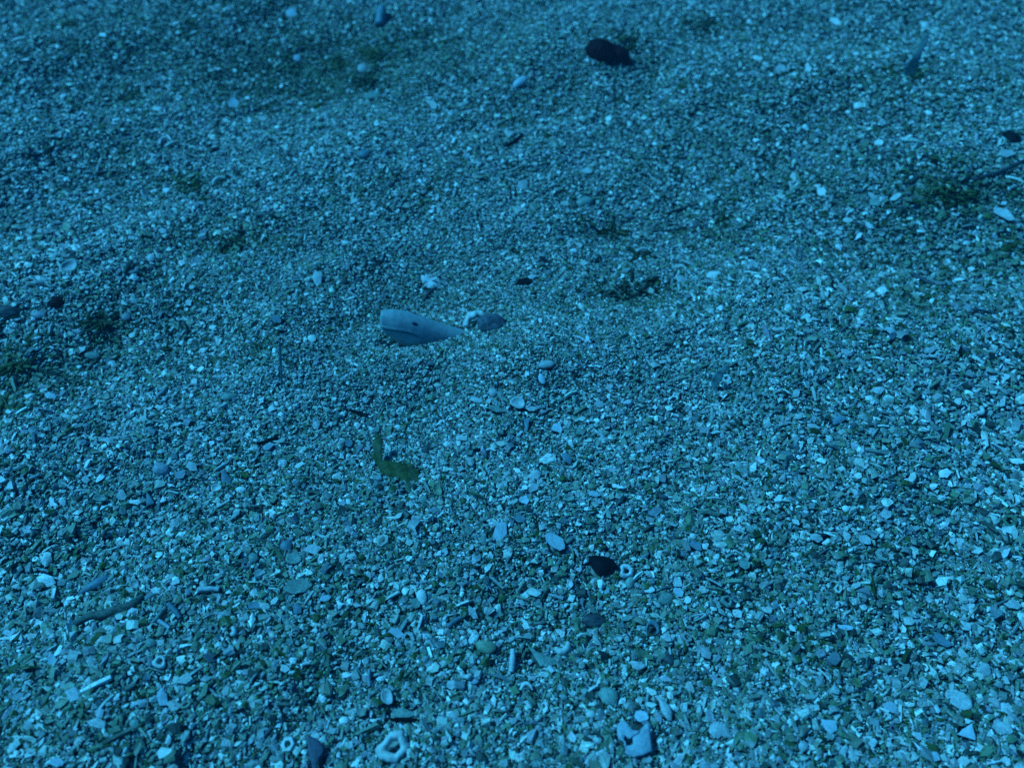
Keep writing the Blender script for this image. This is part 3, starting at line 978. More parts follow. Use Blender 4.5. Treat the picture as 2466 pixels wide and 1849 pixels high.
    ('oval', 1170, 1556, 50, 34, -12, .4, 'green', 'shell', 'mossy round shell fragment with a lip, left of the big teal wedge'),
    ('rodup', 1233, 1590, 15, 56, 88, .4, 'pale', 'shell_rod', 'grooved rod standing upright between the mossy fragment and the teal wedge'),
    ('flake', 1565, 1420, 26, 14, 12, .4, 'white', 'shell_fragment', 'bright white lozenge right below the holed pale lump'),
    ('pebble', 1604, 1442, 40, 32, -10, .4, 'teal', 'pebble', 'mushroom-shaped pale green pebble by the bright lozenge'),
    ('flake', 1656, 1444, 18, 18, 0, .5, 'white', 'shell_fragment', 'bright square chip right of the mushroom-shaped pebble'),
    ('flake', 1582, 1454, 26, 12, -42, .45, 'pale', 'shell_fragment', 'pale wedge tucked against the mushroom-shaped pebble'),
    ('flake', 1631, 1401, 22, 30, 30, .45, 'pale', 'shell_fragment', 'pale blue fan-shaped flake above the mushroom-shaped pebble'),
    ('flake', 1634, 1424, 30, 20, -40, .45, 'lilac', 'shell_fragment', 'pair-like notched bluish flake under the pale fan-shaped one'),
    ('pebblef', 1431, 1496, 62, 34, -5, .4, 'dark', 'stone', 'dark pitted lump below the black triangular chip'),
    ('flake', 1512, 1487, 32, 15, 16, .4, 'teal', 'shell_fragment', 'pale green lozenge chip right of the dark pitted lump'),
    ('bowl', 1572, 1512, 38, 36, 20, .45, 'blue', 'half_shell', 'bowl-like curled shell with a chip inside'),
    ('pebble', 1612, 1588, 34, 26, -35, .4, 'dark', 'pebble', 'dark oval pebble on a slope below the bowl-like shell'),
    ('flake', 1700, 1315, 18, 16, 20, .5, 'white', 'shell_fragment', 'bright white block against a slate flake'),
    ('flake', 1676, 1312, 40, 20, -25, .4, 'blue', 'shell_fragment', 'slate flake behind the bright white block'),
    ('flake', 1810, 1272, 34, 20, -15, .4, 'teal', 'shell_fragment', 'teal fan-like flake on the coarse gravel up from the white block'),
    ('flake', 1916, 1256, 24, 12, -25, .4, 'white', 'shell_fragment', 'bright slanting chip beyond the teal fan-like flake'),
    ('flake', 1966, 1293, 36, 22, -20, .4, 'pale', 'shell_fragment', 'pale blue angular flake below the bright slanting chip'),
    ('flake', 1792, 1357, 32, 24, -35, .4, 'teal', 'shell_fragment', 'teal leaf-like flake halfway between the white block and the open ring'),
    ('ring', 1750, 1447, 32, 26, -25, .45, 'teal', 'shell_ring', 'open greenish ring of shell above a bright white lump'),
    ('crumple', 1776, 1476, 28, 20, -30, .45, 'white', 'shell_fragment', 'bright white lump just below the open greenish ring'),
    ('flake', 1909, 1513, 24, 13, -45, .45, 'white', 'shell_fragment', 'bright white chip slanting, alone on the streaky gravel'),
    ('rod', 1719, 1401, 44, 5, -28, .35, 'pale', 'shell_rod', 'thin pale rod slanting between the fan-shaped flake and the open ring'),
    ('arc', 1685, 1484, 14, 46, -72, .4, 'pale', 'shell_fragment', 'thin curved splinter right of the bowl-like shell'),
    # -- bottom left
    ('crumple', 112, 1347, 28, 40, -15, .5, 'white', 'shell_fragment', 'bright white shard near the left edge, largest there'),
    ('long', 227, 1404, 76, 28, 28, .4, 'blue', 'shell', 'long slate-grey mussel-like shell pointing up, above the fuzzy tube'),
    ('cup', 323, 1405, 23, 23, 0, .5, 'pale', 'half_shell', 'tiny round cup shell right of the long slate-grey shell'),
    ('crumple', 375, 1421, 28, 20, 10, .5, 'white', 'shell_fragment', 'angular white chip beside the tiny cup shell'),
    ('rod', 502, 1420, 52, 13, 2, .4, 'pale', 'shell_rod', 'stout pale rod lying level with a dark underside'),
    ('rod', 419, 1470, 46, 12, -50, .4, 'blue', 'shell_rod', 'slate-blue rod slanting down, beside the fuzzy tube'),
    ('rod', 385, 1479, 46, 11, 52, .4, 'teal', 'shell_rod', 'teal rod crossing near the slate-blue slanting rod'),
    ('rod', 395, 1503, 34, 9, -35, .4, 'lilac', 'shell_rod', 'lilac rod under the crossing rods'),
    ('ring', 384, 1594, 38, 28, 10, .5, 'white', 'shell_ring', 'white ring shell with a black hole'),
    ('hook', 558, 1520, 26, 26, 80, .5, 'white', 'shell_fragment', 'white hook-shaped curl of shell below the stout pale rod'),
    ('flake', 125, 1588, 24, 32, 10, .45, 'lilac', 'shell_fragment', 'pale blue upright flake far down by the left edge'),
    ('flake', 390, 1677, 26, 46, 10, .45, 'lilac', 'shell_fragment', 'tall bluish slab standing below the white ring shell'),
    ('flake', 220, 1590, 26, 26, 20, .45, 'pale', 'shell_fragment', 'pale blue blunt chip between the ring shell and the left edge'),
    ('oval', 362, 1547, 26, 24, 0, .45, 'teal', 'pebble', 'round greenish disc above the white ring shell'),
    ('tri', 275, 1738, 24, 26, 40, .5, 'green', 'shell_fragment', 'yellow-green triangular flake low at the bottom'),
    ('oval', 324, 1742, 26, 24, -60, .45, 'teal', 'pebble', 'rounded teal chip beside the yellow-green triangular flake'),
    ('flake', 66, 1745, 24, 24, 20, .45, 'pale', 'shell_fragment', 'pale drop-shaped chip near the bottom left corner'),
    ('flake', 137, 1835, 38, 24, 0, .4, 'lilac', 'shell_fragment', 'wide bluish flake cut off by the bottom edge at the corner'),
    ('crumple', 335, 1692, 46, 22, 15, .45, 'pale', 'shell_fragment', 'bone-like pale blue piece beside the tall bluish slab'),
    # -- bottom
    ('limpet', 947, 1798, 84, 80, 30, .5, 'white', 'limpet_shell', 'large white ring-like limpet shell with gravel in its hole'),
    ('toothdark', 760, 1800, 46, 74, 0, .5, 'purple2', 'shell_fragment', 'dull purple-grey tooth-shaped slab standing point down'),
    ('flake', 974, 1716, 62, 28, 0, .35, 'teal', 'shell_fragment', 'humped teal slab over the black slot above the limpet shell'),
    ('flake', 972, 1733, 100, 14, -3, .2, 'black', 'shell_fragment', 'long black sliver above the limpet shell'),  # thin black piece along the slot under the teal slab
    ('cup', 932, 1676, 30, 40, 20, .5, 'pale', 'half_shell', 'pointed pale cup shell above the long black sliver'),
    ('hook', 1122, 1621, 34, 28, -20, .5, 'white', 'shell_fragment', 'curled white shell with a dark mouth, below the mossy fragment'),
    ('oval', 1140, 1640, 26, 16, 5, .45, 'lilac', 'pebble', 'small bluish pebble touching the curled white shell'),
    ('flake', 1090, 1648, 30, 24, 0, .45, 'pale', 'shell_fragment', 'heart-shaped pale blue flake left of the curled white shell'),
    ('rod', 890, 1632, 9, 42, 0, .4, 'grey', 'shell_rod', 'slim grey rod standing above the pointed cup shell'),
    ('pebble', 829, 1735, 26, 22, 0, .45, 'white', 'pebble', 'cream pebble left of the long black sliver'),
    ('rod', 738, 1597, 19, 8, 12, .4, 'white', 'shell_rod', 'short white barrel-shaped rod in the lower left gravel'),
    ('holed', 1536, 1776, 100, 94, 0, .45, 'lilac', 'shell_fragment', 'largest pale blue shard, notched at the top and holed, at the bottom'),
    ('fan', 1466, 1676, 56, 40, -38, .45, 'teal', 'half_shell', 'greenish ribbed scallop piece above the holed pale blue shard'),
    ('bone', 1604, 1703, 40, 64, 25, .45, 'pale', 'shell_fragment', 'pale bone-like piece slanting above the holed pale blue shard'),
    ('pebble', 1423, 1720, 24, 22, 0, .5, 'white', 'pebble', 'round white button pebble left of the holed pale blue shard'),
    ('crumple', 1732, 1756, 50, 40, 15, .45, 'pale', 'shell_fragment', 'knuckle-shaped pale lump right of the holed pale blue shard'),
    ('flakerib', 1534, 1601, 50, 22, -14, .4, 'pale', 'shell_fragment', 'pale ridged strip of shell above the ribbed scallop piece'),
    ('arc', 1268, 1652, 30, 22, 0, .45, 'white', 'shell_fragment', 'white arched shell over a dark hollow, left of the scallop piece'),
    ('flake', 1235, 1735, 28, 16, 30, .45, 'pale', 'shell_fragment', 'pale tilted chip at the bottom between limpet and holed shard'),
    ('flake', 1545, 1724, 36, 28, -20, .45, 'lilac', 'shell_fragment', 'bluish chip resting on the upper edge of the holed shard'),
    ('ringflat', 2310, 1683, 74, 40, -32, .4, 'pale', 'limpet_shell', 'slanting oval limpet shell with a raised rim near the lower right corner'),
    ('flake', 2415, 1752, 56, 34, -30, .4, 'pale', 'shell_fragment', 'broad pale slab below the slanting limpet shell'),
    ('flake', 2425, 1705, 44, 30, -10, .4, 'pale', 'shell_fragment', 'pale slab behind the broad one in the lower right corner'),
    ('tri', 2332, 1757, 52, 40, 20, .4, 'lilac', 'shell_fragment', 'pale blue triangular slab beside the broad pale slab'),
    ('flake', 1996, 1745, 48, 36, -25, .4, 'lilac', 'shell_fragment', 'wide bluish flake in the lower right gravel with streaks'),
    ('flake', 2144, 1700, 40, 26, -20, .4, 'lilac', 'shell_fragment', 'pale blue rounded flake between the wide bluish flake and the limpet'),
    ('flake', 2266, 1540, 62, 26, -28, .35, 'blue', 'shell_fragment', 'large smooth slate-teal flake high above the slanting limpet'),
    ('flake', 2325, 1506, 32, 24, -30, .4, 'pale', 'shell_fragment', 'pale split flake above the smooth slate-teal one'),
    ('flake', 2440, 1454, 46, 22, -10, .4, 'pale', 'shell_fragment', 'pale sheet cut by the right edge above the split flake'),
    ('flake', 2039, 1511, 46, 13, -8, .35, 'lilac', 'shell_fragment', 'long pale blue blade-like flake on the streaky gravel'),
    ('flake', 2083, 1298, 36, 20, -30, .4, 'pale', 'shell_fragment', 'pale pointed flake below the pale trapezoid'),
    ('rod', 1985, 1625, 46, 3, -45, .3, 'white', 'shell_rod', 'hair-thin white curved splinter on the streaky gravel'),
    ('oval', 1935, 1796, 24, 26, 0, .45, 'pale', 'pebble', 'round pale pebble near the bottom, right of the knuckle-shaped lump'),
    ('flake', 2210, 1770, 30, 20, -20, .4, 'pale', 'shell_fragment', 'pale chip at the bottom right among greenish grains'),
    ('flake', 2320, 1832, 34, 24, -20, .4, 'white', 'shell_fragment', 'bright chip at the bottom edge near the right corner'),
    ('flake', 1868, 1752, 44, 8, -50, .4, 'green', 'shell_fragment', 'yellow-green splinter slanting at the bottom'),
    ('flake', 2250, 1823, 32, 30, -30, .4, 'lilac', 'shell_fragment', 'bluish slab at the bottom edge left of the bright chip'),
    # -- dark sticks and twigs
    ('rod', 1236, 340, 58, 9, 36, .2, 'black', 'twig', 'short dark twig on the far slope below the lilac oval shell'),
    ('rod', 1644, 503, 74, 7, 16, .2, 'dark', 'twig', 'thin dark curved twig above the dark weedy hollow'),
    ('rod', 1612, 551, 84, 5, 8, .2, 'dark', 'twig', 'longer hair-thin twig just below the thin dark curved one'),
    ('rod', 2396, 413, 142, 9, 19, .2, 'dark', 'twig', 'long straight dark twig leaning near the picture edge beyond the weed clump'),
    ('rod', 2222, 672, 58, 10, -28, .2, 'dark', 'twig', 'slanting dark twig below the big dark weed clump'),
    ('rod', 2364, 750, 66, 7, -10, .2, 'dark', 'twig', 'thin dark twig near the picture edge, lower than the slanting one'),
    ('rod', 1643, 795, 50, 4, 10, .2, 'dark', 'twig', 'tiny dark sliver lying on the bare slope right of the fish'),
    ('rod', 176, 611, 42, 6, -35, .3, 'dark', 'twig', 'dark stick lying over the open leaf-shaped half shell'),
    ('rod', 265, 417, 72, 5, 0, .2, 'dark', 'twig', 'level dark sliver on the far left slope'),
    ('rod', 868, 993, 56, 5, -14, .25, 'black', 'twig', 'black splinter pointing at the seaweed scrap from above'),
    ('rod', 2006, 690, 24, 6, 95, .5, 'black', 'twig', 'small dark stub standing up beside the pale flat chip'),
]

GROUP = {'shell_fragment': 'broken shell pieces lying on the gravel', 'pebble': 'pebbles among the gravel', 'stone': 'dark stones on the seabed',
         'shell': 'whole shells on the gravel', 'half_shell': 'cupped half shells on the gravel', 'shell_rod': 'rod-like shell pieces',
         'shell_ring': 'ring-like shell pieces', 'limpet_shell': 'limpet shells', 'twig': 'dark twigs on the seabed'}
CAT = {'shell_fragment': 'shell piece', 'half_shell': 'shell', 'shell_rod': 'shell rod', 'shell_ring': 'shell ring', 'limpet_shell': 'shell'}


def place(q, row):
    kind, x, y, w, h, rot, face, col, name, label = row
    if not name:
        return
    m = MAT[col] if col in MAT else shell_mat('purple_grey_slab', (0.085, 0.085, 0.12), 0.3)
    sd_ = 100 + q
    r = random.Random(sd_)
    if kind == 'pent':
        P = [(1311, 1288), (1316, 1284), (1326, 1281), (1334, 1283), (1351, 1293), (1357, 1300), (1361, 1312), (1361, 1321), (1348, 1326), (1336, 1320), (1324, 1312), (1315, 1301)]
        o = shard(name, refine(P, 2, 0.008, sd_), m, face, dome=0.03, seed=sd_, th=0.0016, crisp=True, rough=0.04, lift=0.0035)
    elif kind == 'flake':
        o = shard(name, refine(poly_px(x, y, w, h, rot, r.choice((5, 5, 6, 7)), 0.10, sd_), 3, 0.022, sd_), m, face, dome=r.uniform(-0.06, 0.12), seed=sd_, th=0.0016, crisp=True, rough=0.045)
    elif kind == 'flakerib':
        o = shard(name, refine(poly_px(x, y, w, h, rot, 6, 0.12, sd_), 4, 0.03, sd_), m, face, dome=0.16, ribs=9, seed=sd_, th=0.0022)
    elif kind == 'crumple':
        o = shard(name, refine(poly_px(x, y, w, h, rot, 8, 0.2, sd_), 3, 0.05, sd_), m, face, dome=0.16, seed=sd_, rough=0.16, th=0.0028, crisp=True)
    elif kind == 'tri':
        a = R(rot)
        P = [(-.5, .5), (.48, .42), (.06, -.5)]
        P = [(x + (u * w) * math.cos(a) - (v * h) * math.sin(a), y + (u * w) * math.sin(a) + (v * h) * math.cos(a)) for u, v in P]
        o = shard(name, refine(P, 5, 0.025, sd_), m, face, dome=0.05, seed=sd_, th=0.0016, crisp=True, rough=0.04)
    elif kind == 'oval':
        o = shard(name, ellipse_px(x, y, w, h, rot, 22, 0.035, sd_), m, face, dome=0.24, seed=sd_, th=0.0022, rough=0.03)
    elif kind == 'cup':
        o = shard(name, ellipse_px(x, y, w, h, rot, 24, 0.05, sd_), m, face, dome=-0.38, seed=sd_, th=0.0022, lift=0.004, rough=0.03)
    elif kind == 'bowl':
        o = ring_shell(name, ellipse_px(x, y, w, h, rot, 24, 0.06, sd_), m, 0.62, (-2, 5), face, 0.35, seed=sd_)
    elif kind == 'fan':
        o = shard(name, ellipse_px(x, y, w, h, rot, 36, 0.05, sd_), m, face, dome=0.26, ribs=14, seed=sd_, th=0.002)
    elif kind == 'long':
        o = shard(name, [(185, 1428), (200, 1414), (220, 1399), (240, 1387), (256, 1382), (263, 1385), (262, 1394), (250, 1405), (234, 1416), (214, 1424), (198, 1429)],
                  m, 0.4, dome=0.18, seed=sd_, th=0.0025, rough=0.04)
    elif kind == 'pebble':
        o = pebble(name, x, y, w, h, rot, m, face, seed=sd_)
    elif kind == 'pebblef':
        o = pebble(name, x, y, w, h, rot, m, face, seed=sd_, rough=0.16, fine=True, flat_=0.8)
    elif kind == 'stub':
        o = tube(name, [(x - 3, y + h / 2), (x, y), (x + 2, y - h / 2)], [w * .5, w * .5, w * .36], m, face, lift=0.006, sides=10, seed=sd_)
    elif kind in ('rod', 'rodtaper', 'rodup'):
        if h > w:
            w, h, rot = h, w, 90
        if kind == 'rodup':
            w, h, rot = 56, 15, 86
        a = R(rot)
        b = r.uniform(-0.06, 0.06) * w
        P = [(x + math.cos(a) * w * t - math.sin(a) * b * k, y - math.sin(a) * w * t - math.cos(a) * b * k) for t, k in ((-.5, 0), (-.17, 1), (.17, 1), (.5, 0))]
        e = (h * .5, h * .5, h * .48, h * .42) if kind != 'rodtaper' else (h * .2, h * .35, h * .5, h * .6)
        o = tube(name, P, e, m, face, lift=0.0032, seed=sd_, rough=0.12 if name == 'twig' else 0.06, wob=0.6 if name == 'twig' else 0.0)
    elif kind in ('arc', 'arcdark'):
        a = R(rot)
        P = []
        for i in range(7):
            t = (i / 6 - .5) * 2
            u, v = t * w / 2, (-(1 - t * t) * 0.75 + 0.4) * h
            P.append((x + u * math.cos(a) + v * math.sin(a), y - u * math.sin(a) + v * math.cos(a)))
        e = min(w, h) * 0.20
        o = tube(name, P, [e * .6, e, e * 1.2, e * 1.1, e * 1.05, e * .8, e * .4], m, face, lift=0.004, seed=sd_, rough=0.22)
    elif kind == 'hook':
        a = R(rot)
        P = []
        for i in range(8):
            t = -0.3 + i / 7 * 3.9
            k = 1 - 0.06 * i
            u, v = math.cos(t) * w * .36 * k, math.sin(t) * h * .36 * k
            P.append((x + u * math.cos(a) + v * math.sin(a), y - u * math.sin(a) + v * math.cos(a)))
        e = min(w, h) * 0.2
        o = tube(name, P, [e * .5, e * .9, e * 1.15, e * 1.25, e * 1.2, e * 1.05, e * .8, e * .5], m, face, lift=0.004, seed=sd_, sides=10, rough=0.26)
    elif kind == 'ring':
        o = ring_shell(name, ellipse_px(x, y, w, h, rot, 24, 0.10, sd_), m, r.uniform(.3, .45), (r.uniform(-4, 4), r.uniform(-2, 4)), face, 0.40, seed=sd_)
    elif kind == 'ringthin':
        o = ring_shell(name, ellipse_px(x, y, w, h, rot, 24, 0.02, sd_), m, 0.8, (0, 0), face, 0.1, seed=sd_)
    elif kind == 'ringflat':
        o = shard(name, ellipse_px(x, y, w, h, rot, 28, 0.02, sd_), m, face, dome=-0.10, seed=sd_, th=0.0025, lift=0.0036)
        V = np.array([v.co[:] for v in o.data.vertices])
    elif kind == 'limpet':
        P = [(916, 1829), (905, 1812), (907, 1798), (925, 1782), (936, 1764), (951, 1757), (970, 1758), (976, 1772), (984, 1788), (985, 1803), (972, 1822), (958, 1838), (938, 1835)]
        o = ring_shell(name, refine(P, 3, 0.02, sd_), m, 0.40, (2, 1), .5, 0.32, lift=0.004, seed=sd_)
    elif kind == 'toothdark':
        P = [(736, 1773), (748, 1770), (770, 1782), (779, 1794), (781, 1808), (770, 1822), (764, 1840), (760, 1860), (752, 1858), (746, 1826), (741, 1800)]
        o = shard(name, refine(P, 2, 0.01, sd_), m, .55, dome=0.05, seed=sd_, th=0.003, lift=0.006)
    elif kind == 'blacktri':
        P = [(1416, 1338), (1436, 1336), (1462, 1340), (1479, 1349), (1486, 1362), (1472, 1371), (1450, 1382), (1438, 1384), (1429, 1371), (1420, 1355)]
        o = shard(name, refine(P, 3, 0.012, sd_), m, .35, dome=0.10, seed=sd_, th=0.002, lift=0.004, crisp=True, rough=0.04)
    elif kind == 'wedge':
        P = [(1272, 1556), (1282, 1558), (1300, 1571), (1326, 1582), (1342, 1590), (1338, 1600), (1318, 1606), (1302, 1604), (1294, 1592), (1282, 1572)]
        o = shard(name, refine(P, 2, 0.012, sd_), m, .4, dome=0.06, seed=sd_, th=0.0025, lift=0.004, crisp=True, rough=0.05)
    elif kind == 'bone':
        P = [(1580, 1672), (1588, 1672), (1600, 1686), (1614, 1700), (1620, 1716), (1619, 1736), (1608, 1734), (1596, 1718), (1590, 1700)]
        o = shard(name, refine(P, 2, 0.015, sd_), m, .45, dome=0.22, seed=sd_, th=0.003, lift=0.004)
    elif kind == 'holed':
        P = [(1486, 1752), (1494, 1736), (1506, 1736), (1522, 1756), (1538, 1760), (1552, 1751), (1556, 1742), (1562, 1740), (1566, 1770), (1571, 1808), (1548, 1818), (1528, 1822),
             (1504, 1812), (1502, 1786), (1490, 1780)]
        P = refine(P, 2, 0.012, sd_)
        o = ring_shell(name, P, m, 0.27, (-14, 10), .45, 0.12, lift=0.0045, seed=sd_)
    else:
        raise ValueError(kind)
    tag(o, label, CAT.get(name, name.replace('_', ' ')), GROUP.get(name))
    return o


for q, row in enumerate(THINGS):
    place(q, row)


def single(o, label, cat, group=None):
    tag(o, label, cat, group)


# the pale rim of shell against the round stone
single(tube('shell_fragment', [(1124, 786), (1124, 774), (1131, 762), (1144, 755.5), (1158, 756), (1169, 761)], [5, 8, 10, 9.5, 7, 3.5], MAT['white'], 0.55, lift=0.007, sides=12, seed=4, rough=0.34),
       'pale curved shell rim arching against the round dark stone beside the fish', 'shell piece', GROUP['shell_fragment'])
# the lilac oval shell
single(shard('shell', [(1232, 212), (1234, 203), (1241, 193), (1252, 185), (1263, 182), (1270, 187), (1269, 194), (1261, 203), (1250, 209), (1240, 213)], MAT['lilac'], 0.5, dome=0.22, seed=8, th=0.002, lift=0.004),
       'smooth pale lilac oval shell lying below the black crusted stone', 'shell', GROUP['shell'])


def black_stone():
    root = bpy.data.objects.new('crusted_stone', None)
    root.empty_display_size = 0.01
    COL.objects.link(root)
    c = at(1455, 150)
    root.location = c
    bpy.context.view_layer.update()
    tag(root, 'big purple-black crusted stone with two humps, darkest thing in the upper gravel', 'stone', GROUP['stone'])
    for x, y, w, h, rot, sd_, rg in ((1446, 129, 74, 60, 4, 3, .16), (1480, 134, 76, 44, -8, 5, .22), (1508, 146, 36, 14, -28, 9, .2)):
        o = pebble('hump', x, y, w, h, rot, MAT['purple'], 0.42, lift=0.003, seed=sd_, rough=rg, fine=True, flat_=0.8)
        o.parent = root
        o.location = np.array(o.location) - np.array(root.location)


black_stone()

# the seaweed scrap: an upright arm and a broad foot, one piece of weed
r0 = ribbon('seaweed_scrap', [(912, 1046), (909, 1068), (908, 1092), (909, 1108), (922, 1121), (944, 1131), (970, 1139), (992, 1146), (1010, 1152)], [15, 21, 22, 20, 26, 42, 52, 50, 30], MAT['olive'], 0.3, lift=0.006, wave=0.22, seed=6)
single(r0, 'dark olive L-shaped scrap of seaweed lying flat on the gravel below the fish', 'seaweed')
r1 = ribbon('seaweed_frond', [(2186, 188), (2192, 170), (2206, 140), (2222, 106), (2238, 78)], [34, 30, 22, 18, 9], MAT['frond'], 0, seed=7, upright=True, wave=0.3)
single(r1, 'filmy teal frond standing up out of an olive tuft near the upper right corner', 'seaweed')
r2 = ribbon('seaweed_frond', [(1724, 945), (1720, 926), (1728, 908), (1740, 892), (1754, 882)], [10, 15, 22, 16, 7], MAT['frond'], 0, seed=8, upright=True, wave=0.3)
single(r2, 'small filmy frond standing alone on the crisp gravel, dark at its foot', 'seaweed')
r3 = ribbon('seaweed_stalk', [(679, 938), (678, 900), (675, 860), (674, 820)], [5, 5, 6, 4], MAT['frond'], 0, seed=9, upright=True, wave=0.2)
single(r3, 'thin filmy stalk standing upright to the left of the fish', 'seaweed')
t0 = tube('worm_tube', [(180, 1500), (206, 1487), (236, 1478), (270, 1474), (306, 1466), (330, 1450), (345, 1432)], [6, 9, 11, 12, 12, 11, 6], MAT['tube'], 0.25, lift=0.0025, sides=14, seed=21, rough=0.28)
single(t0, 'long fuzzy dark brown tube lying below the slate-grey mussel-like shell', 'worm tube')

TUFTS = [(2186, 182, 70, 26, 'olive', 30, 'olive tuft at the foot of the tall filmy frond'),
         (2285, 462, 130, 62, 'olive', 70, 'biggest dark olive weed clump on the coarse gravel near the right edge'),
         (1540, 694, 130, 44, 'brown', 34, 'dark weedy mat in the hollow right of the fish'),
         (1550, 616, 40, 16, 'brown', 16, 'small dark tuft put in as the shade under the pale hooked shell rim'),  # brown blades paint the shade of the hollow
         (895, 130, 70, 40, 'olive', 40, 'dark green weed clump, densest of the weedy patch at the top'),
         (822, 155, 40, 40, 'olive', 26, 'green weed tuft with the round pale pebble beside it'),
         (890, 200, 60, 22, 'brown', 22, 'brownish weed tuft just under the round pale pebble'),
         (1040, 90, 24, 34, 'olive', 16, 'yellow-green upright weed tuft right of the weedy patch'),
         (157, 56, 60, 16, 'olive', 22, 'low olive weed streak near the top left corner'),
         (303, 233, 44, 14, 'olive', 18, 'low olive weed streak on the far left slope'),
         (560, 250, 1, 1, '', 0, ''),
         (460, 445, 70, 22, 'olive', 28, 'dark green weed patch beside the curved white rod'),
         (250, 772, 44, 20, 'olive', 30, 'bright green weed tuft left of the fish'),
         (48, 880, 60, 26, 'olive', 28, 'olive weed tuft near the left edge below the dark edge stone'),
         (9, 968, 46, 34, 'olive', 24, 'dark olive weed tuft cut by the left edge'),
         (1472, 557, 24, 16, 'olive', 14, 'tiny green tuft above the dark weedy hollow'),
         (1738, 523, 14, 34, 'olive', 12, 'upright dark weed stub right of the thin dark twigs'),
         (2448, 592, 44, 28, 'olive', 22, 'olive weed tuft at the right edge under the pale slab'),
         (1520, 105, 70, 40, 'brown', 30, 'brownish fringe put in as the shadow behind the black crusted stone'),  # dark blades stand in for the stone's shadow
         (1404, 535, 30, 10, 'olive', 10, 'thin olive wisp under the greenish-grey flattened stone'),
         (560, 585, 80, 26, 'brown', 26, 'brownish weed wisps on the shaded slope left of the fine gravel'),
         (1690, 60, 60, 20, 'brown', 20, 'brownish weed wisps near the top edge right of the black crusted stone')]
for i, (x, y, w, h, c, n_, lab) in enumerate(TUFTS):
    if lab:
        single(tuft('seaweed_tuft', x, y, w, h, MAT[c], int(n_ * 0.8), 300 + i), lab, 'seaweed', 'tufts of seaweed on the gravel')


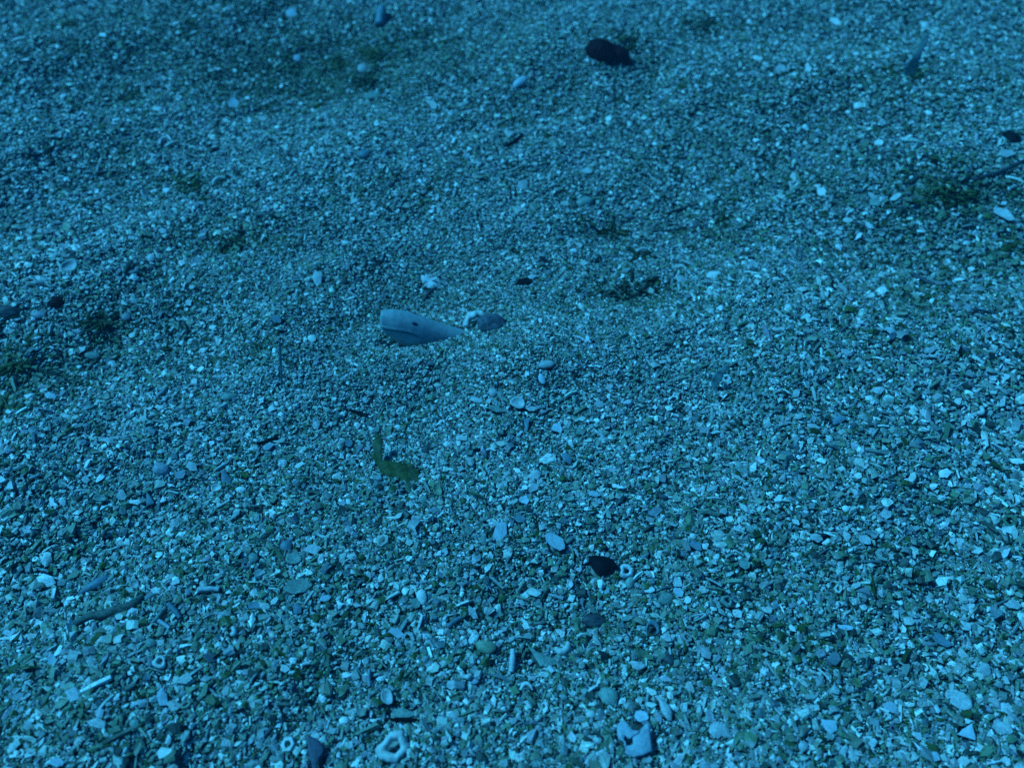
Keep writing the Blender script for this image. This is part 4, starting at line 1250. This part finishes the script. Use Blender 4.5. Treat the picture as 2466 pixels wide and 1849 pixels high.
# ------------------------------------------------------------------ the gravel itself: far too many grains to count
def gravel():
    r = np.random.default_rng(5)
    f5 = np.arange(5) / 5 * 2 * np.pi
    f6 = np.arange(6) / 6 * 2 * np.pi
    PR = {}
    PR['pyr'] = (np.array([[1, 0, 0], [-.1, 1, -.06], [-1, .1, 0], [0.1, -1, -.06], [.15, .1, .42]], float) * [1, .74, 1], np.array([[0, 1, 4], [1, 2, 4], [2, 3, 4], [3, 0, 4]]), 0.20, False)
    PR['tent'] = (np.concatenate([np.c_[np.cos(f5), np.sin(f5) * .72, np.full(5, -.10)], [[.2, .1, .26]]]), np.array([[i, (i + 1) % 5, 5] for i in range(5)]), 0.17, False)
    o8 = np.array([[1, 0, 0], [-.1, 1, 0.05], [-1, .1, 0], [0.1, -1, 0], [.1, .1, 1], [0, 0, -1]], float) * [1, .74, .42]
    PR['chip'] = (o8, np.array([[0, 1, 4], [1, 2, 4], [2, 3, 4], [3, 0, 4], [1, 0, 5], [2, 1, 5], [3, 2, 5], [0, 3, 5]]), 0.22, False)
    v = np.concatenate([np.c_[np.cos(f5) * .92, np.sin(f5) * .66, np.full(5, .17)], np.c_[np.cos(f5), np.sin(f5) * .72, np.full(5, -.17)]])
    t = [[0, 1, 2], [0, 2, 3], [0, 3, 4]] + [q for i in range(5) for q in ([i, i + 5, (i + 1) % 5], [(i + 1) % 5, i + 5, (i + 1) % 5 + 5])]
    PR['flake'] = (v, np.array(t), 0.16, False)
    v = np.concatenate([[[0, 0, .30]], np.c_[np.cos(f6), np.sin(f6) * .8, np.full(6, .05)], np.c_[np.cos(f6) * .95, np.sin(f6) * .76, np.full(6, -.16)]])
    t = [[0, 1 + i, 1 + (i + 1) % 6] for i in range(6)] + [q for i in range(6) for q in ([1 + i, 7 + i, 1 + (i + 1) % 6], [1 + (i + 1) % 6, 7 + i, 7 + (i + 1) % 6])]
    PR['dome'] = (v, np.array(t), 0.14, False)
    v, t = ico(1)
    PR['pebble'] = (v * [1, .76, .44], np.array(t), 0.19, False)
    sq = np.array([[1, 1], [-1, 1], [-1, -1], [1, -1]]) * .24
    v = np.concatenate([np.c_[np.full(4, -1.5), sq], np.c_[np.zeros(4), sq * 1.15 + [0, .14]], np.c_[np.full(4, 1.5), sq * .8]])
    t = [q for k in (0, 4) for i in range(4) for q in ([k + i, k + 4 + i, k + (i + 1) % 4], [k + (i + 1) % 4, k + 4 + i, k + 4 + (i + 1) % 4])] + [[0, 1, 2], [0, 2, 3], [8, 10, 9], [8, 11, 10]]
    PR['rod'] = (v, np.array(t), 0.07, False)
    c6 = np.c_[np.cos(f6), np.sin(f6)]
    v = np.concatenate([np.c_[c6, np.full(6, .3)], np.c_[c6 * 1.05, np.full(6, -.4)], np.c_[c6 * .55, np.full(6, .3)], np.c_[c6 * .5, np.full(6, -.4)]])
    qd = lambda a, b: [q for i in range(6) for q in ([a + i, b + i, a + (i + 1) % 6], [a + (i + 1) % 6, b + i, b + (i + 1) % 6])]
    PR['ring'] = (v, np.array(qd(0, 6) + qd(12, 0) + qd(18, 12)), 0.06, False)
    a4 = np.linspace(-1.0, 1.0, 4)
    arc = np.c_[np.sin(a4) * 1.0, np.cos(a4) * 1.0 - .6]
    v = np.concatenate([np.c_[arc[:, 0] * k, np.full(4, y), arc[:, 1] * k] for k, y in ((1, -.8), (1, .8), (.8, -.75), (.8, .75))])
    t = []
    for a_, b_ in ((0, 4), (12, 8), (8, 0), (4, 12)):
        for i in range(3):
            t += [[a_ + i, b_ + i, a_ + i + 1], [a_ + i + 1, b_ + i, b_ + i + 1]]
    t += [[0, 8, 4], [4, 8, 12], [3, 7, 11], [7, 15, 11]]
    PR['curve'] = (v, np.array(t), 0.10, False)

    # where the grains lie: dense inside the view, a thinner and coarser border around it
    def size_at(x, y):
        px, py = proj(x, y)
        fine = np.exp(-((x + 0.05) / 0.20) ** 2 - ((y - 0.06) / 0.15) ** 2)
        s = 0.00114 + 0.00058 * np.clip((y - 0.02) / 0.5, 0, 1) + 0.0004 * np.clip((x - 0.10) / 0.3, 0, 1) + 0.00025 * np.clip((-x - 0.15) / 0.3, 0, 1)
        return s * (1 - 0.30 * fine)

    def proj(x, y):
        p = np.stack([x, y, np.zeros_like(x)], -1) - CAM_POS
        z = p @ FWD
        return PW / 2 + FPX * (p @ RIGHT) / z, PH / 2 - FPX * (p @ UP) / z

    def scatter(n, x0, x1, y0, y1, inside, k):
        X, Y = r.uniform(x0, x1, n), r.uniform(y0, y1, n)
        px, py = proj(X, Y)
        vis = (px > -90) & (px < PW + 90) & (py > -70) & (py < PH + 120)
        keep = vis if inside else ~vis
        X, Y = X[keep], Y[keep]
        s = size_at(X, Y)
        acc = r.uniform(size=len(X)) < (0.00083 / s) ** 2 * k
        return X[acc], Y[acc], s[acc]

    Xi, Yi, Si = scatter(GRAINS_IN, -0.85, 0.85, -0.36, 0.82, True, 1.0)
    Xo, Yo, So = scatter(GRAINS_OUT, -1.15, 1.15, -0.75, 1.15, False, 0.42)
    n_in = len(Xi)
    X, Y, S = np.concatenate([Xi, Xo]), np.concatenate([Yi, Yo]), np.concatenate([Si, So * 2.1])
    N = len(X)
    S = S * np.clip(np.exp(r.normal(0, 1, N) * np.clip(0.41 - 0.25 * (Y + 0.05), 0.27, 0.44)), 0.42, 3.6)
    rel = S / np.concatenate([Si, So * 2.1])
    Z = H(X, Y)
    lay = r.uniform(-0.35, 1.2, N)
    lay = np.where(rel > 1.5, np.abs(lay) * 0.7, lay)
    Z = Z + S * lay
    # settle the gravel under the placed things
    for c, ev, rad, drop in FOOT:
        R2 = rad.max() * 1.1
        near = np.nonzero((np.abs(X - c[0]) < R2) & (np.abs(Y - c[1]) < R2))[0]
        if len(near) == 0:
            continue
        q = np.stack([X[near] - c[0], Y[near] - c[1]], 1) @ ev / (rad + S[near, None] * 0.35)
        ins = near[(q ** 2).sum(1) < 1]
        Z[ins] -= drop + S[ins] * 0.4
    # and clear it out of the fish
    C, v_, hv, wd, fn = (FISH[k] for k in ('C', 'v', 'hv', 'wide', 'n'))
    for i in range(0, len(C), 4):
        d = np.stack([X, Y, Z], 1)
        near = np.nonzero((np.abs(X - C[i, 0]) < 0.03) & (np.abs(Y - C[i, 1]) < 0.03))[0]
        d = d[near] - C[i]
        u = unit(v_[i])
        a, b = d @ u / (hv[i] + S[near]), d @ fn / (wd[i] + S[near])
        L = d - np.outer(d @ u, u) - np.outer(d @ fn, fn)
        ins = near[(a * a + b * b < 1) & (np.linalg.norm(L, axis=1) < 0.004)]
        Z[ins] -= 0.06
    gone = Z < H(X, Y) - 0.03
    # leave out grains wholly buried under larger ones
    cell = 0.0011
    gx, gy = ((X + 1.3) / cell).astype(int), ((Y + 0.9) / cell).astype(int)
    nx, ny = gx.max() + 4, gy.max() + 4
    cov = np.full((nx, ny), -9.0)
    for dx in range(-2, 3):
        for dy in range(-2, 3):
            m = np.hypot(dx, dy) * cell < S * 0.66
            np.maximum.at(cov, (np.clip(gx[m] + dx, 0, nx - 1), np.clip(gy[m] + dy, 0, ny - 1)), Z[m] - H(X[m], Y[m]))
    low = (Z - H(X, Y)) + S * 0.22
    hid = np.ones(N, bool)
    for dx, dy in ((0, 0), (1, 0), (-1, 0), (0, 1), (0, -1)):
        k = np.round(S * 0.8 / cell).astype(int)
        hid &= cov[np.clip(gx + dx * k, 0, nx - 1), np.clip(gy + dy * k, 0, ny - 1)] > low
    gone |= hid
    print('buried', hid.sum(), 'in', n_in, 'of', N)
    # kinds
    u = r.uniform(size=N)
    kinds = np.empty(N, 'U6')
    big, mid = rel > 1.5, (rel > 0.86)
    table = {0: (('pyr', .6), ('tent', .4)),
             1: (('pyr', .28), ('tent', .28), ('chip', .24), ('flake', .08), ('rod', .08), ('curve', .04)),
             2: (('chip', .20), ('flake', .28), ('dome', .17), ('pebble', .12), ('rod', .09), ('ring', .012), ('curve', .115))}
    cls = np.where(big, 2, np.where(mid, 1, 0))
    cls = np.where((cls == 1) & (Y > 0.12), 0, cls)
    for k, tb in table.items():
        edges = np.cumsum([w for _, w in tb])
        idx = np.searchsorted(edges / edges[-1], u)
        m = cls == k
        kinds[m] = np.array([a for a, _ in tb])[np.clip(idx[m], 0, len(tb) - 1)]
    kinds[n_in:] = 'pyr'
    # tone of each grain: shell white, grey, tan, algae green, slate, nearly black; algae film gathers in patches, foreground dimming is painted into near grains
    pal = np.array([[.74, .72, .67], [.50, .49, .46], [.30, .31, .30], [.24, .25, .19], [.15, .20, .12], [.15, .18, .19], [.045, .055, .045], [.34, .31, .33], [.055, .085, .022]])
    pr = np.array([.16, .19, .20, .15, .11, .09, .07, .03])
    film = np.clip(0.5 + 0.9 * vnoise(np.stack([X, Y, X * 0], 1), 22, 77, 3), 0, 1) * 0.45
    for px, py, sx, sy, a in ((800, 130, .20, .10, 1.0), (330, 100, .16, .08, .6), (280, 225, .12, .05, .5), (150, 60, .14, .06, .6), (480, 30, .2, .05, .5), (450, 450, .05, .025, .7), (560, 590, .07, .025, .8),
                              (250, 790, .03, .03, .9), (60, 900, .05, .04, .8), (10, 960, .03, .03, .9), (2290, 470, .08, .04, .9), (2380, 600, .10, .03, .7), (1540, 700, .05, .025, .9),
                              (1740, 530, .08, .03, .6), (2230, 690, .10, .03, .6), (1760, 70, .10, .05, .5), (640, 860, .03, .015, .6), (1500, 110, .06, .03, .6), (1950, 420, .10, .03, .5),
                              (1470, 1480, .03, .02, .5), (540, 1120, .03, .02, .4), (1880, 1560, .05, .03, .5)):
        p_ = flat(px, py)
        film = np.maximum(film, a * 1.5 * np.exp(-((X - p_[0]) / sx) ** 2 - ((Y - p_[1]) / sy) ** 2))
    pick = np.array([0, 1, 2, 3, 4, 5, 6, 7])[np.searchsorted(np.cumsum(pr) / pr.sum(), r.uniform(size=N))]
    algae_or_dim = r.uniform(size=N) < np.maximum(film * 0.58, 0.14 * np.clip(-Y / 0.15, 0, 1))  # second term paints lens falloff at the frame bottom into near grains
    pick = np.where(algae_or_dim, np.array([3, 4, 6, 4, 8, 8])[r.integers(0, 6, N)], pick)
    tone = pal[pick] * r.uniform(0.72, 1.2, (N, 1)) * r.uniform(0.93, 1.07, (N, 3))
    # turn and tilt
    yaw = r.uniform(0, 2 * np.pi, N)
    tl = np.abs(r.normal(0, 0.48, N))
    ta = r.uniform(0, 2 * np.pi, N)
    ax = np.stack([np.cos(ta), np.sin(ta), np.zeros(N)], 1)
    K = np.zeros((N, 3, 3))
    K[:, 0, 2], K[:, 1, 2] = ax[:, 1], -ax[:, 0]
    K[:, 2, 0], K[:, 2, 1] = -ax[:, 1], ax[:, 0]
    I = np.eye(3)[None]
    Rt = I + np.sin(tl)[:, None, None] * K + (1 - np.cos(tl))[:, None, None] * (K @ K)
    Rz = np.zeros((N, 3, 3))
    Rz[:, 0, 0] = Rz[:, 1, 1] = np.cos(yaw)
    Rz[:, 0, 1], Rz[:, 1, 0] = -np.sin(yaw), np.sin(yaw)
    Rz[:, 2, 2] = 1
    M = Rt @ Rz
    stretch = np.stack([r.uniform(0.8, 1.35, N), r.uniform(0.75, 1.15, N), r.uniform(0.7, 1.35, N)], 1)
    VV, TT, CC, SM, off = [], [], [], [], 0
    for name, (v, t, jit, smooth) in PR.items():
        g = np.nonzero((kinds == name) & ~gone)[0]
        if len(g) == 0:
            continue
        v = np.asarray(v, float)
        P = v[None] * stretch[g][:, None, :] + r.normal(0, jit, (len(g), len(v), 3)) * [1, 1, .55]
        P = np.einsum('nij,nvj->nvi', M[g], P) * S[g][:, None, None]
        P += np.stack([X[g], Y[g], Z[g]], 1)[:, None]
        VV.append(P.reshape(-1, 3))
        TT.append((t[None] + (np.arange(len(g)) * len(v))[:, None, None] + off).reshape(-1, 3))
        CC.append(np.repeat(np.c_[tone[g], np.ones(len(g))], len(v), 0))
        SM.append(np.full(len(t) * len(g), smooth))
        off += len(v) * len(g)
    VV, TT, CC, SM = map(np.concatenate, (VV, TT, CC, SM))
    me = bpy.data.meshes.new('gravel')
    me.vertices.add(len(VV))
    me.vertices.foreach_set('co', VV.astype(np.float32).ravel())
    me.loops.add(TT.size)
    me.loops.foreach_set('vertex_index', TT.astype(np.int32).ravel())
    me.polygons.add(len(TT))
    me.polygons.foreach_set('loop_start', (np.arange(len(TT)) * 3).astype(np.int32))
    me.polygons.foreach_set('use_smooth', SM)
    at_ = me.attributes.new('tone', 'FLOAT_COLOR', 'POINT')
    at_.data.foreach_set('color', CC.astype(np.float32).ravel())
    me.update(calc_edges=True)
    me.materials.append(gravel_mat())
    o = bpy.data.objects.new('gravel', me)
    COL.objects.link(o)
    o['kind'] = 'stuff'
    o['label'] = 'coarse pale shell gravel covering the whole seabed'
    print('gravel', N, len(TT))


GRAINS_IN, GRAINS_OUT = 2900000, 700000
gravel()


# ------------------------------------------------------------------ the sea water between the lens and the seabed
def water(density):
    me = bpy.data.meshes.new('haze')
    X, z0, z1 = 36.0, -1.6, 0.62
    V = [(x, y, z) for z in (z0, z1) for y in (-X, X) for x in (-X, X)]
    me.from_pydata(V, [], [(0, 2, 3, 1), (4, 5, 7, 6), (0, 1, 5, 4), (2, 6, 7, 3), (0, 4, 6, 2), (1, 3, 7, 5)])
    m = bpy.data.materials.new('sea_water')
    m.use_nodes = True
    n, l = m.node_tree.nodes, m.node_tree.links
    n.clear()
    out = n.new('ShaderNodeOutputMaterial')
    v = n.new('ShaderNodeVolumePrincipled')
    v.inputs['Color'].default_value = (0.08, 0.62, 0.88, 1)
    v.inputs['Density'].default_value = density
    l.new(v.outputs[0], out.inputs['Volume'])
    me.materials.append(m)
    o = bpy.data.objects.new('haze', me)
    COL.objects.link(o)
    o['kind'] = 'stuff'


water(0.05)
